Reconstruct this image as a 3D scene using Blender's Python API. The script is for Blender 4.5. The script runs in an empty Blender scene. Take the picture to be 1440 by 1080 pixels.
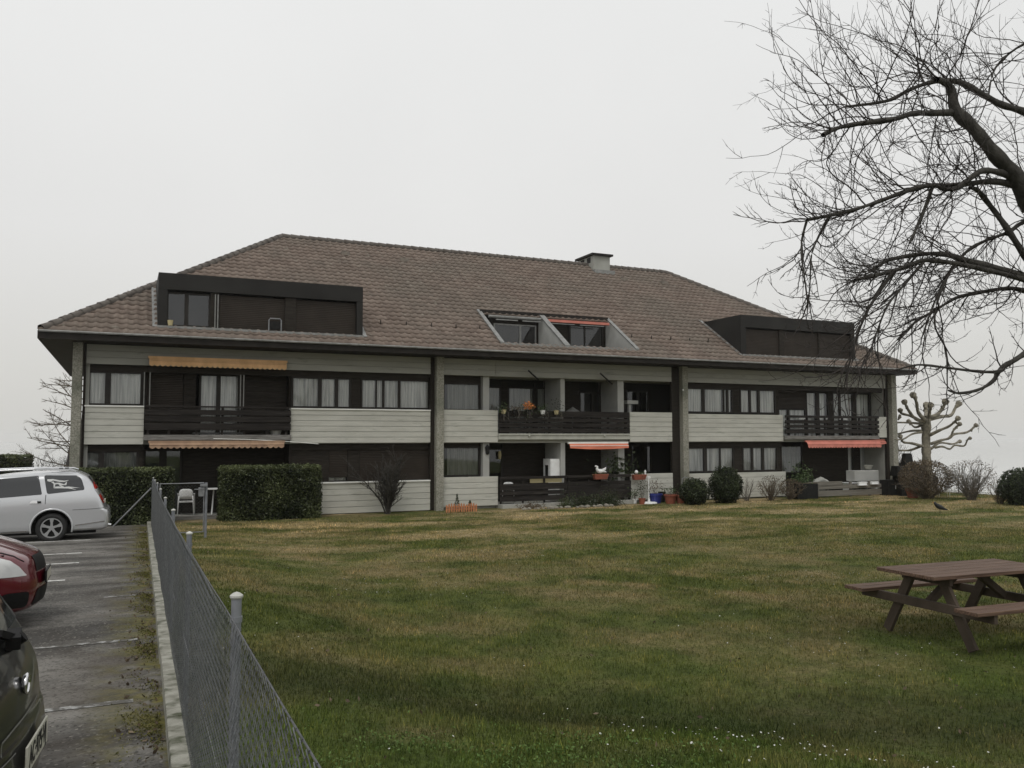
import bpy, math, random
import numpy as np
from mathutils import Vector, Matrix
from mathutils.bvhtree import BVHTree
from mathutils.geometry import delaunay_2d_cdt
R = math.radians
scene = bpy.context.scene
col = scene.collection
rnd = random.Random(7)
rng = np.random.default_rng(11)

# ------------------------------------------------------------------ camera
CZ = 2.44
cam = bpy.data.cameras.new('camera'); camo = bpy.data.objects.new('camera', cam); col.objects.link(camo)
cam.sensor_width = 36; cam.lens = 1197.4 / 1440 * 36; cam.clip_start = 0.05; cam.clip_end = 4000
camo.matrix_world = Matrix.Translation((0, 0, CZ)) @ Matrix.Rotation(R(-24.402), 4, 'Z') @ Matrix.Rotation(R(90 + 3.701), 4, 'X') @ Matrix.Rotation(R(-0.115), 4, 'Z')
scene.camera = camo

# ------------------------------------------------------------------ sky and sun (overcast, foggy winter day)
world = bpy.data.worlds.new("World"); scene.world = world; world.use_nodes = True
wn, wl = world.node_tree.nodes, world.node_tree.links
for n in list(wn): wn.remove(n)
wo = wn.new('ShaderNodeOutputWorld'); bg = wn.new('ShaderNodeBackground')
sky = wn.new('ShaderNodeTexSky'); sky.sky_type = 'NISHITA'; sky.sun_disc = False
sky.sun_elevation = R(58); sky.sun_rotation = R(215); sky.dust_density = 6.0; sky.air_density = 1.0
hs = wn.new('ShaderNodeHueSaturation'); hs.inputs['Saturation'].default_value = 0.08; hs.inputs['Value'].default_value = 1.0
geo = wn.new('ShaderNodeNewGeometry'); sep = wn.new('ShaderNodeSeparateXYZ')
tc = wn.new('ShaderNodeTexCoord')
cr = wn.new('ShaderNodeValToRGB')
els = cr.color_ramp.elements
els[0].position = 0.0; els[0].color = (0.625, 0.615, 0.585, 1)
els[1].position = 1.0; els[1].color = (0.80, 0.81, 0.81, 1)
for p, c in ((0.07, (0.665, 0.66, 0.63)), (0.22, (0.755, 0.755, 0.745)), (0.5, (0.80, 0.805, 0.80))):
    e = els.new(p); e.color = (*c, 1)
wl.new(tc.outputs['Generated'], sep.inputs[0]); wl.new(sep.outputs['Z'], cr.inputs[0])
wl.new(sky.outputs[0], hs.inputs['Color'])
sc_ = wn.new('ShaderNodeMixRGB'); sc_.blend_type = 'MULTIPLY'; sc_.inputs[0].default_value = 1; sc_.inputs[2].default_value = (.1, .1, .1, 1)
wl.new(hs.outputs[0], sc_.inputs[1])
mx = wn.new('ShaderNodeMixRGB'); mx.inputs[0].default_value = 0.92
wl.new(sc_.outputs[0], mx.inputs[1]); wl.new(cr.outputs[0], mx.inputs[2])
cn = wn.new('ShaderNodeTexNoise'); cn.inputs['Scale'].default_value = 1.6; cn.inputs['Detail'].default_value = 5; wl.new(tc.outputs['Generated'], cn.inputs['Vector'])
cm = wn.new('ShaderNodeMapRange'); cm.inputs['From Min'].default_value = .3; cm.inputs['From Max'].default_value = .7; cm.inputs['To Min'].default_value = .955; cm.inputs['To Max'].default_value = 1.035; wl.new(cn.outputs[0], cm.inputs[0])
cx = wn.new('ShaderNodeMixRGB'); cx.blend_type = 'MULTIPLY'; cx.inputs[0].default_value = 1; wl.new(mx.outputs[0], cx.inputs[1]); wl.new(cm.outputs[0], cx.inputs[2])
wl.new(cx.outputs[0], bg.inputs['Color']); bg.inputs['Strength'].default_value = 1.0
wl.new(bg.outputs[0], wo.inputs[0])
sd = bpy.data.lights.new('sun', 'SUN'); sd.energy = 0.9; sd.angle = R(22); sd.color = (1, .97, .92)
so = bpy.data.objects.new('sun', sd); col.objects.link(so); so.rotation_euler = (R(32), 0, R(-35))
scene.view_settings.view_transform = 'Standard'; scene.view_settings.look = 'None'
scene.view_settings.exposure = 0.10; scene.view_settings.gamma = 1.0
scene.cycles.volume_bounces = 1; scene.cycles.max_bounces = 8; scene.cycles.transparent_max_bounces = 24
scene.cycles.use_denoising = True; scene.cycles.denoiser = 'OPENIMAGEDENOISE'; scene.cycles.denoising_input_passes = 'RGB_ALBEDO_NORMAL'; scene.cycles.denoising_prefilter = 'ACCURATE'

# ------------------------------------------------------------------ pixel rays of the photograph (1440 x 1080) for measuring
_cm = camo.matrix_world.to_3x3()
def ray(px, py):
    return _cm @ Vector(((px - 720) / 1197.4, -(py - 540) / 1197.4, -1.0))
def aty(px, py, y):
    d = ray(px, py); t = y / d.y; return Vector((d.x * t, y, CZ + d.z * t))
def atx(px, py, x):
    d = ray(px, py); t = x / d.x; return Vector((x, d.y * t, CZ + d.z * t))
def atz(px, py, z):
    d = ray(px, py); t = (z - CZ) / d.z; return Vector((d.x * t, d.y * t, z))
def atd(px, py, depth):
    d = ray(px, py); return Vector((d.x * depth, d.y * depth, CZ + d.z * depth))
def X(px, y=28.0, py=600): return aty(px, py, y).x
def Z(py, y=28.0, px=720): return aty(px, py, y).z

# ------------------------------------------------------------------ ground heights
def sst(a, b, v):
    t = np.clip((np.asarray(v, float) - a) / (b - a), 0, 1); return t * t * (3 - 2 * t)
def park_z(y): return 0.742 - 0.0265 * np.clip(np.asarray(y, float), -20, 27.5)
def fence_x(y): return 0.31 + 0.0165 * np.asarray(y, float)
def lawn_z(x, y):
    x = np.asarray(x, float); y = np.asarray(y, float)
    g = park_z(y)
    far = 0.16 - 0.006 * np.clip(y, 0, 28)
    rr = np.hypot(x, y)
    k = sst(0.3, 3.2, x - fence_x(y)) * sst(4.3, 7.6, rr + 0.25 * np.sin(x * 1.3))
    z = g * (1 - k) + far * k
    return np.where(y > 27.5, 0.0 * z + np.minimum(z, 0.0), z)
def lz(x, y): return float(lawn_z(x, y))

# ------------------------------------------------------------------ helpers
def put(o, parent=None, kind=None):
    col.objects.link(o)
    if parent is not None: o.parent = parent
    if kind: o['kind'] = kind
    return o
def tag(o, label, cat, group=None, kind=None):
    o['label'] = label; o['category'] = cat
    if group: o['group'] = group
    if kind: o['kind'] = kind
    return o
def empty(name, loc=(0, 0, 0), rz=0):
    o = bpy.data.objects.new(name, None); col.objects.link(o); o.location = loc; o.rotation_euler = (0, 0, rz)
    o.empty_display_size = .1
    return o
class MB:
    def __init__(s): s.v = []; s.f = []; s.mi = []; s.cur = 0
    def add(s, vs, fs):
        b = len(s.v); s.v.extend([tuple(v) for v in vs]); s.f.extend([tuple(b + i for i in f) for f in fs]); s.mi.extend([s.cur] * len(fs)); return s
    def box(s, x0, x1, y0, y1, z0, z1):
        vs = [(x, y, z) for z in (z0, z1) for y in (y0, y1) for x in (x0, x1)]
        return s.add(vs, [(0, 2, 3, 1), (4, 5, 7, 6), (0, 1, 5, 4), (2, 6, 7, 3), (0, 4, 6, 2), (1, 3, 7, 5)])
    def bar(s, a, b, w, h, up=(0, 0, 1)):
        a = Vector(a); b = Vector(b); t = (b - a).normalized(); up = Vector(up)
        if abs(t.dot(up)) > .98: up = Vector((0, 1, 0))
        n = t.cross(up).normalized(); u = n.cross(t).normalized()
        vs = []
        for p in (a, b):
            for (i, j) in ((-1, -1), (1, -1), (1, 1), (-1, 1)): vs.append(p + n * (w / 2 * i) + u * (h / 2 * j))
        return s.add(vs, [(3, 2, 1, 0), (4, 5, 6, 7), (0, 1, 5, 4), (1, 2, 6, 5), (2, 3, 7, 6), (3, 0, 4, 7)])
    def tube(s, pts, rad, n=8, cap=True):
        pts = [Vector(p) for p in pts]
        if not hasattr(rad, '__len__'): rad = [rad] * len(pts)
        vs = []; up = Vector((0.13, .21, .97))
        for i, p in enumerate(pts):
            t = (pts[min(i + 1, len(pts) - 1)] - pts[max(i - 1, 0)]).normalized()
            if abs(t.dot(up)) > .95: up = Vector((.9, .3, .1))
            a = t.cross(up).normalized(); b = t.cross(a)
            for k in range(n):
                an = 2 * math.pi * k / n; vs.append(p + (a * math.cos(an) + b * math.sin(an)) * rad[i])
        fs = [(i * n + k, i * n + (k + 1) % n, (i + 1) * n + (k + 1) % n, (i + 1) * n + k) for i in range(len(pts) - 1) for k in range(n)]
        if cap: fs += [tuple(range(n))[::-1], tuple((len(pts) - 1) * n + k for k in range(n))]
        return s.add(vs, fs)
    def lathe(s, prof, c=(0, 0, 0), n=20, sx=1, sy=1):
        vs = []
        for (r, z) in prof:
            for k in range(n):
                a = 2 * math.pi * k / n; vs.append((c[0] + r * sx * math.cos(a), c[1] + r * sy * math.sin(a), c[2] + z))
        fs = [(i * n + k, i * n + (k + 1) % n, (i + 1) * n + (k + 1) % n, (i + 1) * n + k) for i in range(len(prof) - 1) for k in range(n)]
        fs += [tuple(range(n))[::-1], tuple((len(prof) - 1) * n + k for k in range(n))]
        return s.add(vs, fs)
    def prism(s, poly, d0, d1, axis='y'):
        n = len(poly)
        def P(u, v, d): return (u, d, v) if axis == 'y' else ((d, u, v) if axis == 'x' else (u, v, d))
        vs = [P(u, v, d0) for u, v in poly] + [P(u, v, d1) for u, v in poly]
        return s.add(vs, [tuple(range(n)), tuple(range(n, 2 * n))[::-1]] + [(i, (i + 1) % n + 0, (i + 1) % n + n, i + n) for i in range(n)])
    def build(s, name, mat, parent=None, smooth=False, bevel=0, kind=None, label=None):
        me = bpy.data.meshes.new(name); me.from_pydata(s.v, [], s.f)
        for m in (mat if isinstance(mat, (list, tuple)) else [mat]): me.materials.append(m)
        if isinstance(mat, (list, tuple)): me.polygons.foreach_set('material_index', s.mi)
        import bmesh
        bm = bmesh.new(); bm.from_mesh(me); bmesh.ops.recalc_face_normals(bm, faces=bm.faces); bm.to_mesh(me); bm.free()
        if smooth: me.polygons.foreach_set('use_smooth', [True] * len(me.polygons))
        o = bpy.data.objects.new(name, me); put(o, parent, kind)
        if bevel:
            m = o.modifiers.new('bevel', 'BEVEL'); m.width = bevel; m.segments = 2; m.limit_method = 'ANGLE'
        if label: o['label'] = label
        return o
def npmesh(name, V, Fc, mat, parent=None, smooth=False, kind=None, attr=None):
    """V (n,3) array, Fc (m,k) array of equal sized faces"""
    V = np.asarray(V, np.float32); Fc = np.asarray(Fc, np.int32); m, k = Fc.shape
    me = bpy.data.meshes.new(name); me.vertices.add(len(V)); me.vertices.foreach_set('co', V.ravel())
    me.loops.add(m * k); me.loops.foreach_set('vertex_index', Fc.ravel())
    me.polygons.add(m); me.polygons.foreach_set('loop_start', np.arange(0, m * k, k, dtype=np.int32)); me.polygons.foreach_set('loop_total', np.full(m, k, np.int32))
    if smooth: me.polygons.foreach_set('use_smooth', np.ones(m, bool))
    for mm in (mat if isinstance(mat, (list, tuple)) else [mat]): me.materials.append(mm)
    me.update(calc_edges=True)
    if attr is not None:
        a = me.attributes.new('tone', 'FLOAT', 'POINT'); a.data.foreach_set('value', np.asarray(attr, np.float32))
    o = bpy.data.objects.new(name, me); put(o, parent, kind); return o
class Tubes:
    def __init__(s): s.V = []; s.F = []; s.n = 0
    def add(s, pts, rad, n=3):
        P = np.array(pts, float); m = len(P); rad = np.broadcast_to(np.asarray(rad, float), (m,))
        T = np.gradient(P, axis=0); T /= np.linalg.norm(T, axis=1)[:, None] + 1e-9
        up = np.array([.31, .17, .93]); A = np.cross(T, up); ln = np.linalg.norm(A, axis=1)
        A[ln < .2] = np.cross(T[ln < .2], [1, .1, 0]); A /= np.linalg.norm(A, axis=1)[:, None]
        B = np.cross(T, A); an = np.arange(n) * 2 * np.pi / n
        V = P[:, None, :] + rad[:, None, None] * (A[:, None, :] * np.cos(an)[None, :, None] + B[:, None, :] * np.sin(an)[None, :, None])
        i = np.arange(m - 1)[:, None] * n; k = np.arange(n)[None, :]; k2 = (k + 1) % n
        Fc = np.stack([i + k, i + k2, i + n + k2, i + n + k], -1).reshape(-1, 4) + s.n
        s.V.append(V.reshape(-1, 3)); s.F.append(Fc); s.n += m * n
    def build(s, name, mat, parent=None, smooth=True, kind=None):
        return npmesh(name, np.concatenate(s.V), np.concatenate(s.F), mat, parent, smooth, kind)

# ------------------------------------------------------------------ materials
def mat(name, c, rough=.8, c2=None, scale=8, metal=0, bump=0, bscale=None, detail=5, lo=.35, hi=.65, spec=.5, coat=0, stretch=None, c3=None, s3=1, l3=.5, h3=.6, coords='Object'):
    m = bpy.data.materials.new(name); m.use_nodes = True; N = m.node_tree.nodes; L = m.node_tree.links; b = N['Principled BSDF']
    b.inputs['Base Color'].default_value = (*c, 1); b.inputs['Roughness'].default_value = rough; b.inputs['Metallic'].default_value = metal
    b.inputs['Specular IOR Level'].default_value = spec; b.inputs['Coat Weight'].default_value = coat; b.inputs['Coat Roughness'].default_value = .05
    t = N.new('ShaderNodeTexCoord'); src = t.outputs[coords]
    if stretch:
        mp = N.new('ShaderNodeMapping'); mp.inputs['Scale'].default_value = stretch; L.new(src, mp.inputs[0]); src = mp.outputs[0]
    last = None
    if c2:
        n = N.new('ShaderNodeTexNoise'); n.inputs['Scale'].default_value = scale; n.inputs['Detail'].default_value = detail; L.new(src, n.inputs['Vector'])
        r = N.new('ShaderNodeValToRGB'); r.color_ramp.elements[0].position = lo; r.color_ramp.elements[1].position = hi
        r.color_ramp.elements[0].color = (*c, 1); r.color_ramp.elements[1].color = (*c2, 1)
        L.new(n.outputs[0], r.inputs[0]); last = r.outputs[0]
        if c3:
            n3 = N.new('ShaderNodeTexNoise'); n3.inputs['Scale'].default_value = s3; n3.inputs['Detail'].default_value = 6; L.new(src, n3.inputs['Vector'])
            r3 = N.new('ShaderNodeMapRange'); r3.inputs['From Min'].default_value = l3; r3.inputs['From Max'].default_value = h3
            L.new(n3.outputs[0], r3.inputs[0]); mm = N.new('ShaderNodeMixRGB'); mm.inputs[2].default_value = (*c3, 1)
            L.new(r3.outputs[0], mm.inputs[0]); L.new(last, mm.inputs[1]); last = mm.outputs[0]
        L.new(last, b.inputs['Base Color'])
    if bump:
        n = N.new('ShaderNodeTexNoise'); n.inputs['Scale'].default_value = bscale or scale * 3; n.inputs['Detail'].default_value = 6; L.new(src, n.inputs['Vector'])
        bb = N.new('ShaderNodeBump'); bb.inputs['Strength'].default_value = bump; bb.inputs['Distance'].default_value = .02
        L.new(n.outputs[0], bb.inputs['Height']); L.new(bb.outputs[0], b.inputs['Normal'])
    return m
def leafmat(name, c, c2, rough=.6, coords='Object', scale=1.5):
    """leaf colour varies per leaf cluster through the tone attribute and a little noise"""
    m = bpy.data.materials.new(name); m.use_nodes = True; N = m.node_tree.nodes; L = m.node_tree.links; b = N['Principled BSDF']
    b.inputs['Roughness'].default_value = rough; b.inputs['Specular IOR Level'].default_value = .3
    a = N.new('ShaderNodeAttribute'); a.attribute_name = 'tone'
    r = N.new('ShaderNodeValToRGB'); r.color_ramp.elements[0].color = (*c, 1); r.color_ramp.elements[1].color = (*c2, 1)
    L.new(a.outputs['Fac'], r.inputs[0]); L.new(r.outputs[0], b.inputs['Base Color']); return m
M = {}
M['concrete'] = mat('aggregate concrete', (.17, .165, .13), .95, (.36, .35, .30), 30, bump=.5, bscale=70, c3=(.10, .11, .08), s3=.8, l3=.5, h3=.75)
M['cladding'] = mat('painted boards', (.455, .45, .40), .7, (.525, .52, .465), 1.3, stretch=(1, 1, 5), bump=.15, bscale=12, c3=(.30, .31, .26), s3=2.2, l3=.58, h3=.85)
M['band'] = mat('shaded eaves band', (.29, .288, .255), .75, (.34, .337, .30), 1.0, stretch=(1, 1, 4), c3=(.20, .21, .18), s3=2, l3=.55, h3=.8)  # shade under the eaves put into a darker board colour
M['groove'] = mat('shadowed batten', (.25, .248, .22), .9)
M['sillw'] = mat('white sill', (.84, .84, .80), .5, (.74, .74, .70), 3)
M['brown'] = mat('dark brown wood', (.018, .015, .012), .75, (.032, .027, .022), 3, stretch=(1, 1, 8), bump=.2, spec=.18)
M['shutter'] = mat('brown shutter', (.030, .024, .019), .6, (.040, .032, .026), 2, spec=.18)
M['rail'] = mat('dark stained rail', (.013, .011, .010), .7, (.030, .026, .023), 4, stretch=(.4, 1, 6), c3=(.06, .055, .05), s3=3, l3=.62, h3=.8, spec=.18)
M['frame'] = mat('window frame dark', (.022, .019, .016), .5, (.03, .027, .024), 4, spec=.18)
M['curtain'] = mat('curtain fabric', (.78, .79, .77), .9, (.36, .37, .37), 2.0, stretch=(9, 1, .3), lo=.38, hi=.68)  # fold shading put into the colour as vertical streaks
M['curtain2'] = mat('lace curtain dim', (.30, .31, .29), .9, (.19, .20, .19), 2.0, stretch=(9, 1, .4))
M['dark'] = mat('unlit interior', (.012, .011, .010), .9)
M['wallw'] = mat('white partition render', (.40, .40, .38), .85, (.33, .33, .31), 2)
M['plaster'] = mat('weathered grey render', (.30, .30, .27), .9, (.36, .36, .33), 2)
M['deck'] = mat('weathered balcony edge', (.10, .095, .085), .9, (.26, .25, .235), 6, stretch=(.6, 1, 5), lo=.3, hi=.75)
M['slabw'] = mat('painted balcony edge', (.42, .42, .37), .8, (.34, .34, .30), 4)
M['flash'] = mat('grey flashing', (.27, .27, .26), .5, (.18, .18, .17), 6, metal=.3)
M['darkmetal'] = mat('dark sheet cladding', (.018, .017, .016), .65, (.026, .025, .023), 1.2, spec=.18)
M['fascia'] = mat('eaves board', (.016, .014, .012), .7, (.026, .022, .019), 3, spec=.18)
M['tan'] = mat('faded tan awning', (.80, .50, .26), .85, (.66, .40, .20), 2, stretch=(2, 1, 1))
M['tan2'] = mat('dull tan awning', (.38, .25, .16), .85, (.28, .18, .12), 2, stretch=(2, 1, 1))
M['red'] = mat('coral awning', (.66, .20, .12), .8, (.56, .17, .10), 2)
M['red2'] = mat('faded coral awning', (.60, .21, .16), .85, (.48, .17, .13), 3)
M['white'] = mat('white plastic', (.84, .85, .84), .45, (.74, .74, .73), 5)
M['galv'] = mat('galvanised steel', (.20, .205, .215), .5, (.27, .275, .285), 12, metal=.55)
M['wire'] = mat('plastic coated wire', (.10, .108, .115), .5, (.20, .208, .21), 20)
M['cap'] = mat('pale post cap', (.55, .55, .51), .5, (.40, .40, .37), 15)
M['post'] = mat('grey fence post', (.17, .18, .20), .5, (.23, .24, .26), 10, metal=.2)
M['kerb'] = mat('lichen concrete kerb', (.20, .195, .16), .95, (.33, .325, .28), 9, bump=.6, bscale=60, c3=(.07, .075, .045), s3=7, l3=.5, h3=.68)
M['bark'] = mat('dark bark', (.030, .027, .023), .95, (.065, .06, .052), 14, bump=.6, bscale=50)
M['twig'] = mat('twig bark', (.024, .020, .017), .9, (.055, .045, .040), 5)
M['bark2'] = mat('mottled plane bark', (.25, .225, .17), .95, (.12, .11, .085), 6, bump=.6, bscale=25)
M['twig2'] = mat('brown twigs', (.09, .07, .05), .95, (.14, .115, .085), 6)
M['twig3'] = mat('grey twigs', (.11, .10, .085), .95, (.17, .155, .13), 6)
M['soil'] = mat('bare soil', (.06, .045, .03), .95, (.10, .075, .05), 9, bump=.4)
M['terra'] = mat('terracotta', (.30, .09, .05), .8, (.22, .07, .045), 8)
M['blue'] = mat('blue glazed pot', (.02, .03, .17), .35, (.03, .04, .22), 8)
M['rubber'] = mat('tyre rubber', (.012, .012, .012), .85, (.02, .02, .02), 20)
M['alloy'] = mat('alloy rim', (.55, .56, .57), .3, metal=.75)
M['silver'] = mat('silver car paint', (.56, .57, .585), .25, metal=.4, coat=.8)
M['redpaint'] = mat('red car paint', (.115, .006, .014), .22, metal=.25, coat=1)
M['greypaint'] = mat('dark grey car paint', (.026, .027, .026), .3, metal=.4, coat=.7)
M['blackplastic'] = mat('black plastic', (.007, .007, .007), .6, (.012, .012, .012), 30, spec=.18)
M['chrome'] = mat('chrome', (.75, .75, .75), .12, metal=1)
M['lampred'] = mat('red lamp lens', (.55, .02, .015), .2, coat=.5)
M['lampwhite'] = mat('clear lamp lens', (.62, .63, .62), .12, coat=.9, c2=(.50, .51, .51), scale=5)
M['plate'] = mat('number plate', (.50, .49, .42), .5, (.42, .41, .34), 20)
M['ink'] = mat('plate ink', (.01, .01, .01), .6)
M['sticker'] = mat('silver sticker', (.55, .56, .55), .5)
M['benchwood'] = mat('stained table planks', (.068, .038, .025), .7, (.165, .103, .070), 3, stretch=(.7, 14, 14), bump=.35, bscale=12, spec=.35)
M['benchleg'] = mat('shaded table timber', (.05, .036, .024), .85, (.075, .054, .038), 5, bump=.3)  # shade below the top put into a darker timber colour
M['cream'] = mat('cream painted board', (.50, .43, .24), .8)
M['orangewood'] = mat('varnished orange pickets', (.52, .22, .10), .8, (.40, .16, .07), 9)
M['stone'] = mat('pale border stones', (.30, .28, .23), .95, (.18, .165, .14), 14)
M['oldwood'] = mat('grey weathered planks', (.13, .12, .10), .95, (.20, .185, .16), 4, stretch=(.5, 3, 9))
M['black'] = mat('blackened steel', (.012, .012, .012), .8, (.02, .02, .019), 9, spec=.18)
M['line'] = mat('road line paint', (.78, .78, .75), .85, (.60, .60, .57), 25, c3=(.14, .135, .125), s3=14, l3=.56, h3=.70)
M['lineworn'] = mat('worn road line paint', (.36, .36, .35), .9, (.22, .22, .21), 30, c3=(.085, .08, .07), s3=12, l3=.42, h3=.50)
M['bird'] = mat('black feathers', (.012, .012, .013), .6)
M['beak'] = mat('orange beak', (.5, .22, .03), .6)
M['flowero'] = mat('orange petals', (.62, .22, .06), .7)
M['flowerw'] = mat('white petals', (.50, .50, .46), .7)
M['hedge'] = leafmat('hedge leaves', (.010, .016, .006), (.11, .13, .055), .45)  # pale end of the leaf colour stands for highlights
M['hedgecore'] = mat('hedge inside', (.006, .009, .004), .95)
M['shrub'] = leafmat('evergreen shrub leaves', (.012, .018, .008), (.055, .072, .030), .6)
M['leafg'] = leafmat('pot plant leaves', (.02, .035, .015), (.09, .13, .05), .6)
M['leafb'] = leafmat('dry brown leaves', (.06, .045, .03), (.17, .13, .085), .9)
M['path'] = mat('pale lakeside paving', (.60, .60, .57), .9, (.50, .50, .47), 1)

def glass(name, tint=.75, base=.10, refl=(.8, .8, .8)):
    m = bpy.data.materials.new(name); m.use_nodes = True; N = m.node_tree.nodes; L = m.node_tree.links
    N.remove(N['Principled BSDF']); out = N['Material Output']
    tr = N.new('ShaderNodeBsdfTransparent'); tr.inputs[0].default_value = (tint, tint, tint * .98, 1)
    gl = N.new('ShaderNodeBsdfGlossy'); gl.inputs['Color'].default_value = (*refl, 1); gl.inputs['Roughness'].default_value = .03
    lw = N.new('ShaderNodeFresnel'); lw.inputs['IOR'].default_value = 1.5
    ad = N.new('ShaderNodeMath'); ad.operation = 'MULTIPLY_ADD'; ad.inputs[1].default_value = 1.35; ad.inputs[2].default_value = base
    L.new(lw.outputs[0], ad.inputs[0]); ms = N.new('ShaderNodeMixShader'); L.new(ad.outputs[0], ms.inputs[0]); L.new(tr.outputs[0], ms.inputs[1]); L.new(gl.outputs[0], ms.inputs[2])
    L.new(ms.outputs[0], out.inputs[0]); return m
M['glass'] = glass('window glass', .93, .03, (.9, .92, .95))
M['carglass'] = mat('tinted car glass', (.018, .020, .022), .06, spec=.6, coat=.3)

def ground_mat(blades=False):
    m = bpy.data.materials.new('grass blades' if blades else 'winter lawn'); m.use_nodes = True; N = m.node_tree.nodes; L = m.node_tree.links; b = N['Principled BSDF']
    b.inputs['Roughness'].default_value = .95; b.inputs['Specular IOR Level'].default_value = .1
    t = N.new('ShaderNodeTexCoord')
    def noise(s, d=6, st=None):
        n = N.new('ShaderNodeTexNoise'); n.inputs['Scale'].default_value = s; n.inputs['Detail'].default_value = d; n.inputs['Roughness'].default_value = .62
        if st:
            mp = N.new('ShaderNodeMapping'); mp.inputs['Scale'].default_value = st; mp.inputs['Rotation'].default_value = (0, 0, R(20)); L.new(t.outputs['Object'], mp.inputs[0]); L.new(mp.outputs[0], n.inputs['Vector'])
        else: L.new(t.outputs['Object'], n.inputs['Vector'])
        return n.outputs[0]
    def ramp(src, stops):
        r = N.new('ShaderNodeValToRGB'); e = r.color_ramp.elements
        e[0].position = stops[0][0]; e[0].color = (*stops[0][1], 1); e[1].position = stops[-1][0]; e[1].color = (*stops[-1][1], 1)
        for p, c in stops[1:-1]: q = e.new(p); q.color = (*c, 1)
        L.new(src, r.inputs[0]); return r.outputs[0]
    def mix(f, a, c2):
        x = N.new('ShaderNodeMixRGB'); L.new(f, x.inputs[0]); L.new(a, x.inputs[1])
        if isinstance(c2, tuple): x.inputs[2].default_value = (*c2, 1)
        else: L.new(c2, x.inputs[2])
        return x.outputs[0]
    def rng_(src, a, c, lo=0, hi=1):
        r = N.new('ShaderNodeMapRange'); r.inputs['From Min'].default_value = a; r.inputs['From Max'].default_value = c; r.inputs['To Min'].default_value = lo; r.inputs['To Max'].default_value = hi
        L.new(src, r.inputs[0]); return r.outputs[0]
    green = ramp(noise(1.6, 8), [(.30, (.042, .056, .016)), (.52, (.076, .092, .025)), (.72, (.130, .132, .042))])
    straw = ramp(noise(7, 6), [(.3, (.125, .100, .045)), (.7, (.25, .195, .105))])
    c = mix(rng_(noise(.42, 9, (1, 1.05, 1)), .45, .64, 0, .85), green, straw)
    # bare, dried strip running along the front of the building (y 22..27) and worn trodden line
    sx = N.new('ShaderNodeSeparateXYZ'); L.new(t.outputs['Object'], sx.inputs[0])
    yy = rng_(sx.outputs['Y'], 12, 24)
    mm = N.new('ShaderNodeMath'); mm.operation = 'MULTIPLY'; L.new(yy, mm.inputs[0]); L.new(rng_(noise(.30, 8, (.8, 1.6, 1)), .46, .58, 0, .9), mm.inputs[1])
    tan = ramp(noise(3, 6), [(.3, (.20, .150, .075)), (.7, (.46, .36, .22))])
    c = mix(mm.outputs[0], c, tan)
    # greener and darker towards the viewer
    gr = ramp(noise(5, 6), [(.35, (.040, .062, .013)), (.7, (.100, .145, .030))])
    nr = rng_(sx.outputs['Y'], 8.5, 4.5, 0, .85)
    mm2 = N.new('ShaderNodeMath'); mm2.operation = 'MULTIPLY'; L.new(nr, mm2.inputs[0]); L.new(rng_(noise(.9, 4), .35, .6), mm2.inputs[1])
    c = mix(mm2.outputs[0], c, gr)
    # two faint wheel tracks running diagonally across the lawn
    tk = N.new('ShaderNodeVectorMath'); tk.operation = 'DOT_PRODUCT'; tk.inputs[1].default_value = (.80, .60, 0); L.new(t.outputs['Object'], tk.inputs[0])
    tw = N.new('ShaderNodeMath'); tw.operation = 'MULTIPLY_ADD'; tw.inputs[1].default_value = 1.2; L.new(noise(.6, 4), tw.inputs[0]); L.new(tk.outputs['Value'], tw.inputs[2])
    tr_ = ramp(rng_(tw.outputs[0], 13.0, 16.0), [(.10, (0, 0, 0)), (.16, (.7, .7, .7)), (.26, (.7, .7, .7)), (.32, (0, 0, 0)), (.66, (0, 0, 0)), (.72, (.5, .5, .5)), (.80, (.5, .5, .5)), (.86, (0, 0, 0))])
    tm = N.new('ShaderNodeMath'); tm.operation = 'MULTIPLY'; L.new(tr_, tm.inputs[0]); L.new(rng_(noise(1.3, 5), .42, .6), tm.inputs[1])
    c = mix(tm.outputs[0], c, (.23, .175, .095))
    # belt of darker colour where the bank meets the level lawn, 6.5 to 8 m out
    dn = N.new('ShaderNodeVectorMath'); dn.operation = 'DOT_PRODUCT'; dn.inputs[1].default_value = (.413, .911, 0); L.new(t.outputs['Object'], dn.inputs[0])
    wob = N.new('ShaderNodeMath'); wob.operation = 'MULTIPLY_ADD'; wob.inputs[1].default_value = 1.6; L.new(noise(.8, 5), wob.inputs[0]); L.new(dn.outputs['Value'], wob.inputs[2])
    bl = ramp(rng_(wob.outputs[0], 5.8, 10.8), [(.22, (0, 0, 0)), (.36, (.75, .75, .75)), (.50, (.6, .6, .6)), (.66, (0, 0, 0))])
    c = mix(bl, c, (.030, .040, .014))
    f = N.new('ShaderNodeMixRGB'); f.blend_type = 'MULTIPLY'; f.inputs[0].default_value = .55; L.new(c, f.inputs[1]); L.new(ramp(noise(28, 5), [(.30, (.30, .32, .28)), (.62, (1.45, 1.42, 1.35))]), f.inputs[2]); c = f.outputs[0]
    hv = N.new('ShaderNodeHueSaturation'); hv.inputs['Saturation'].default_value = .97; hv.inputs['Value'].default_value = 1.05; L.new(c, hv.inputs['Color']); c = hv.outputs[0]
    if blades:
        at = N.new('ShaderNodeAttribute'); at.attribute_name = 'tone'
        f2 = N.new('ShaderNodeMixRGB'); f2.blend_type = 'MULTIPLY'; f2.inputs[0].default_value = 1; L.new(c, f2.inputs[1]); L.new(ramp(at.outputs['Fac'], [(0.0, (.40, .45, .35)), (.5, (1.1, 1.15, 1.0)), (.82, (1.7, 1.65, 1.45)), (1.0, (3.2, 2.6, 2.2))]), f2.inputs[2]); c = f2.outputs[0]
        L.new(c, b.inputs['Base Color']); return m
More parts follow.
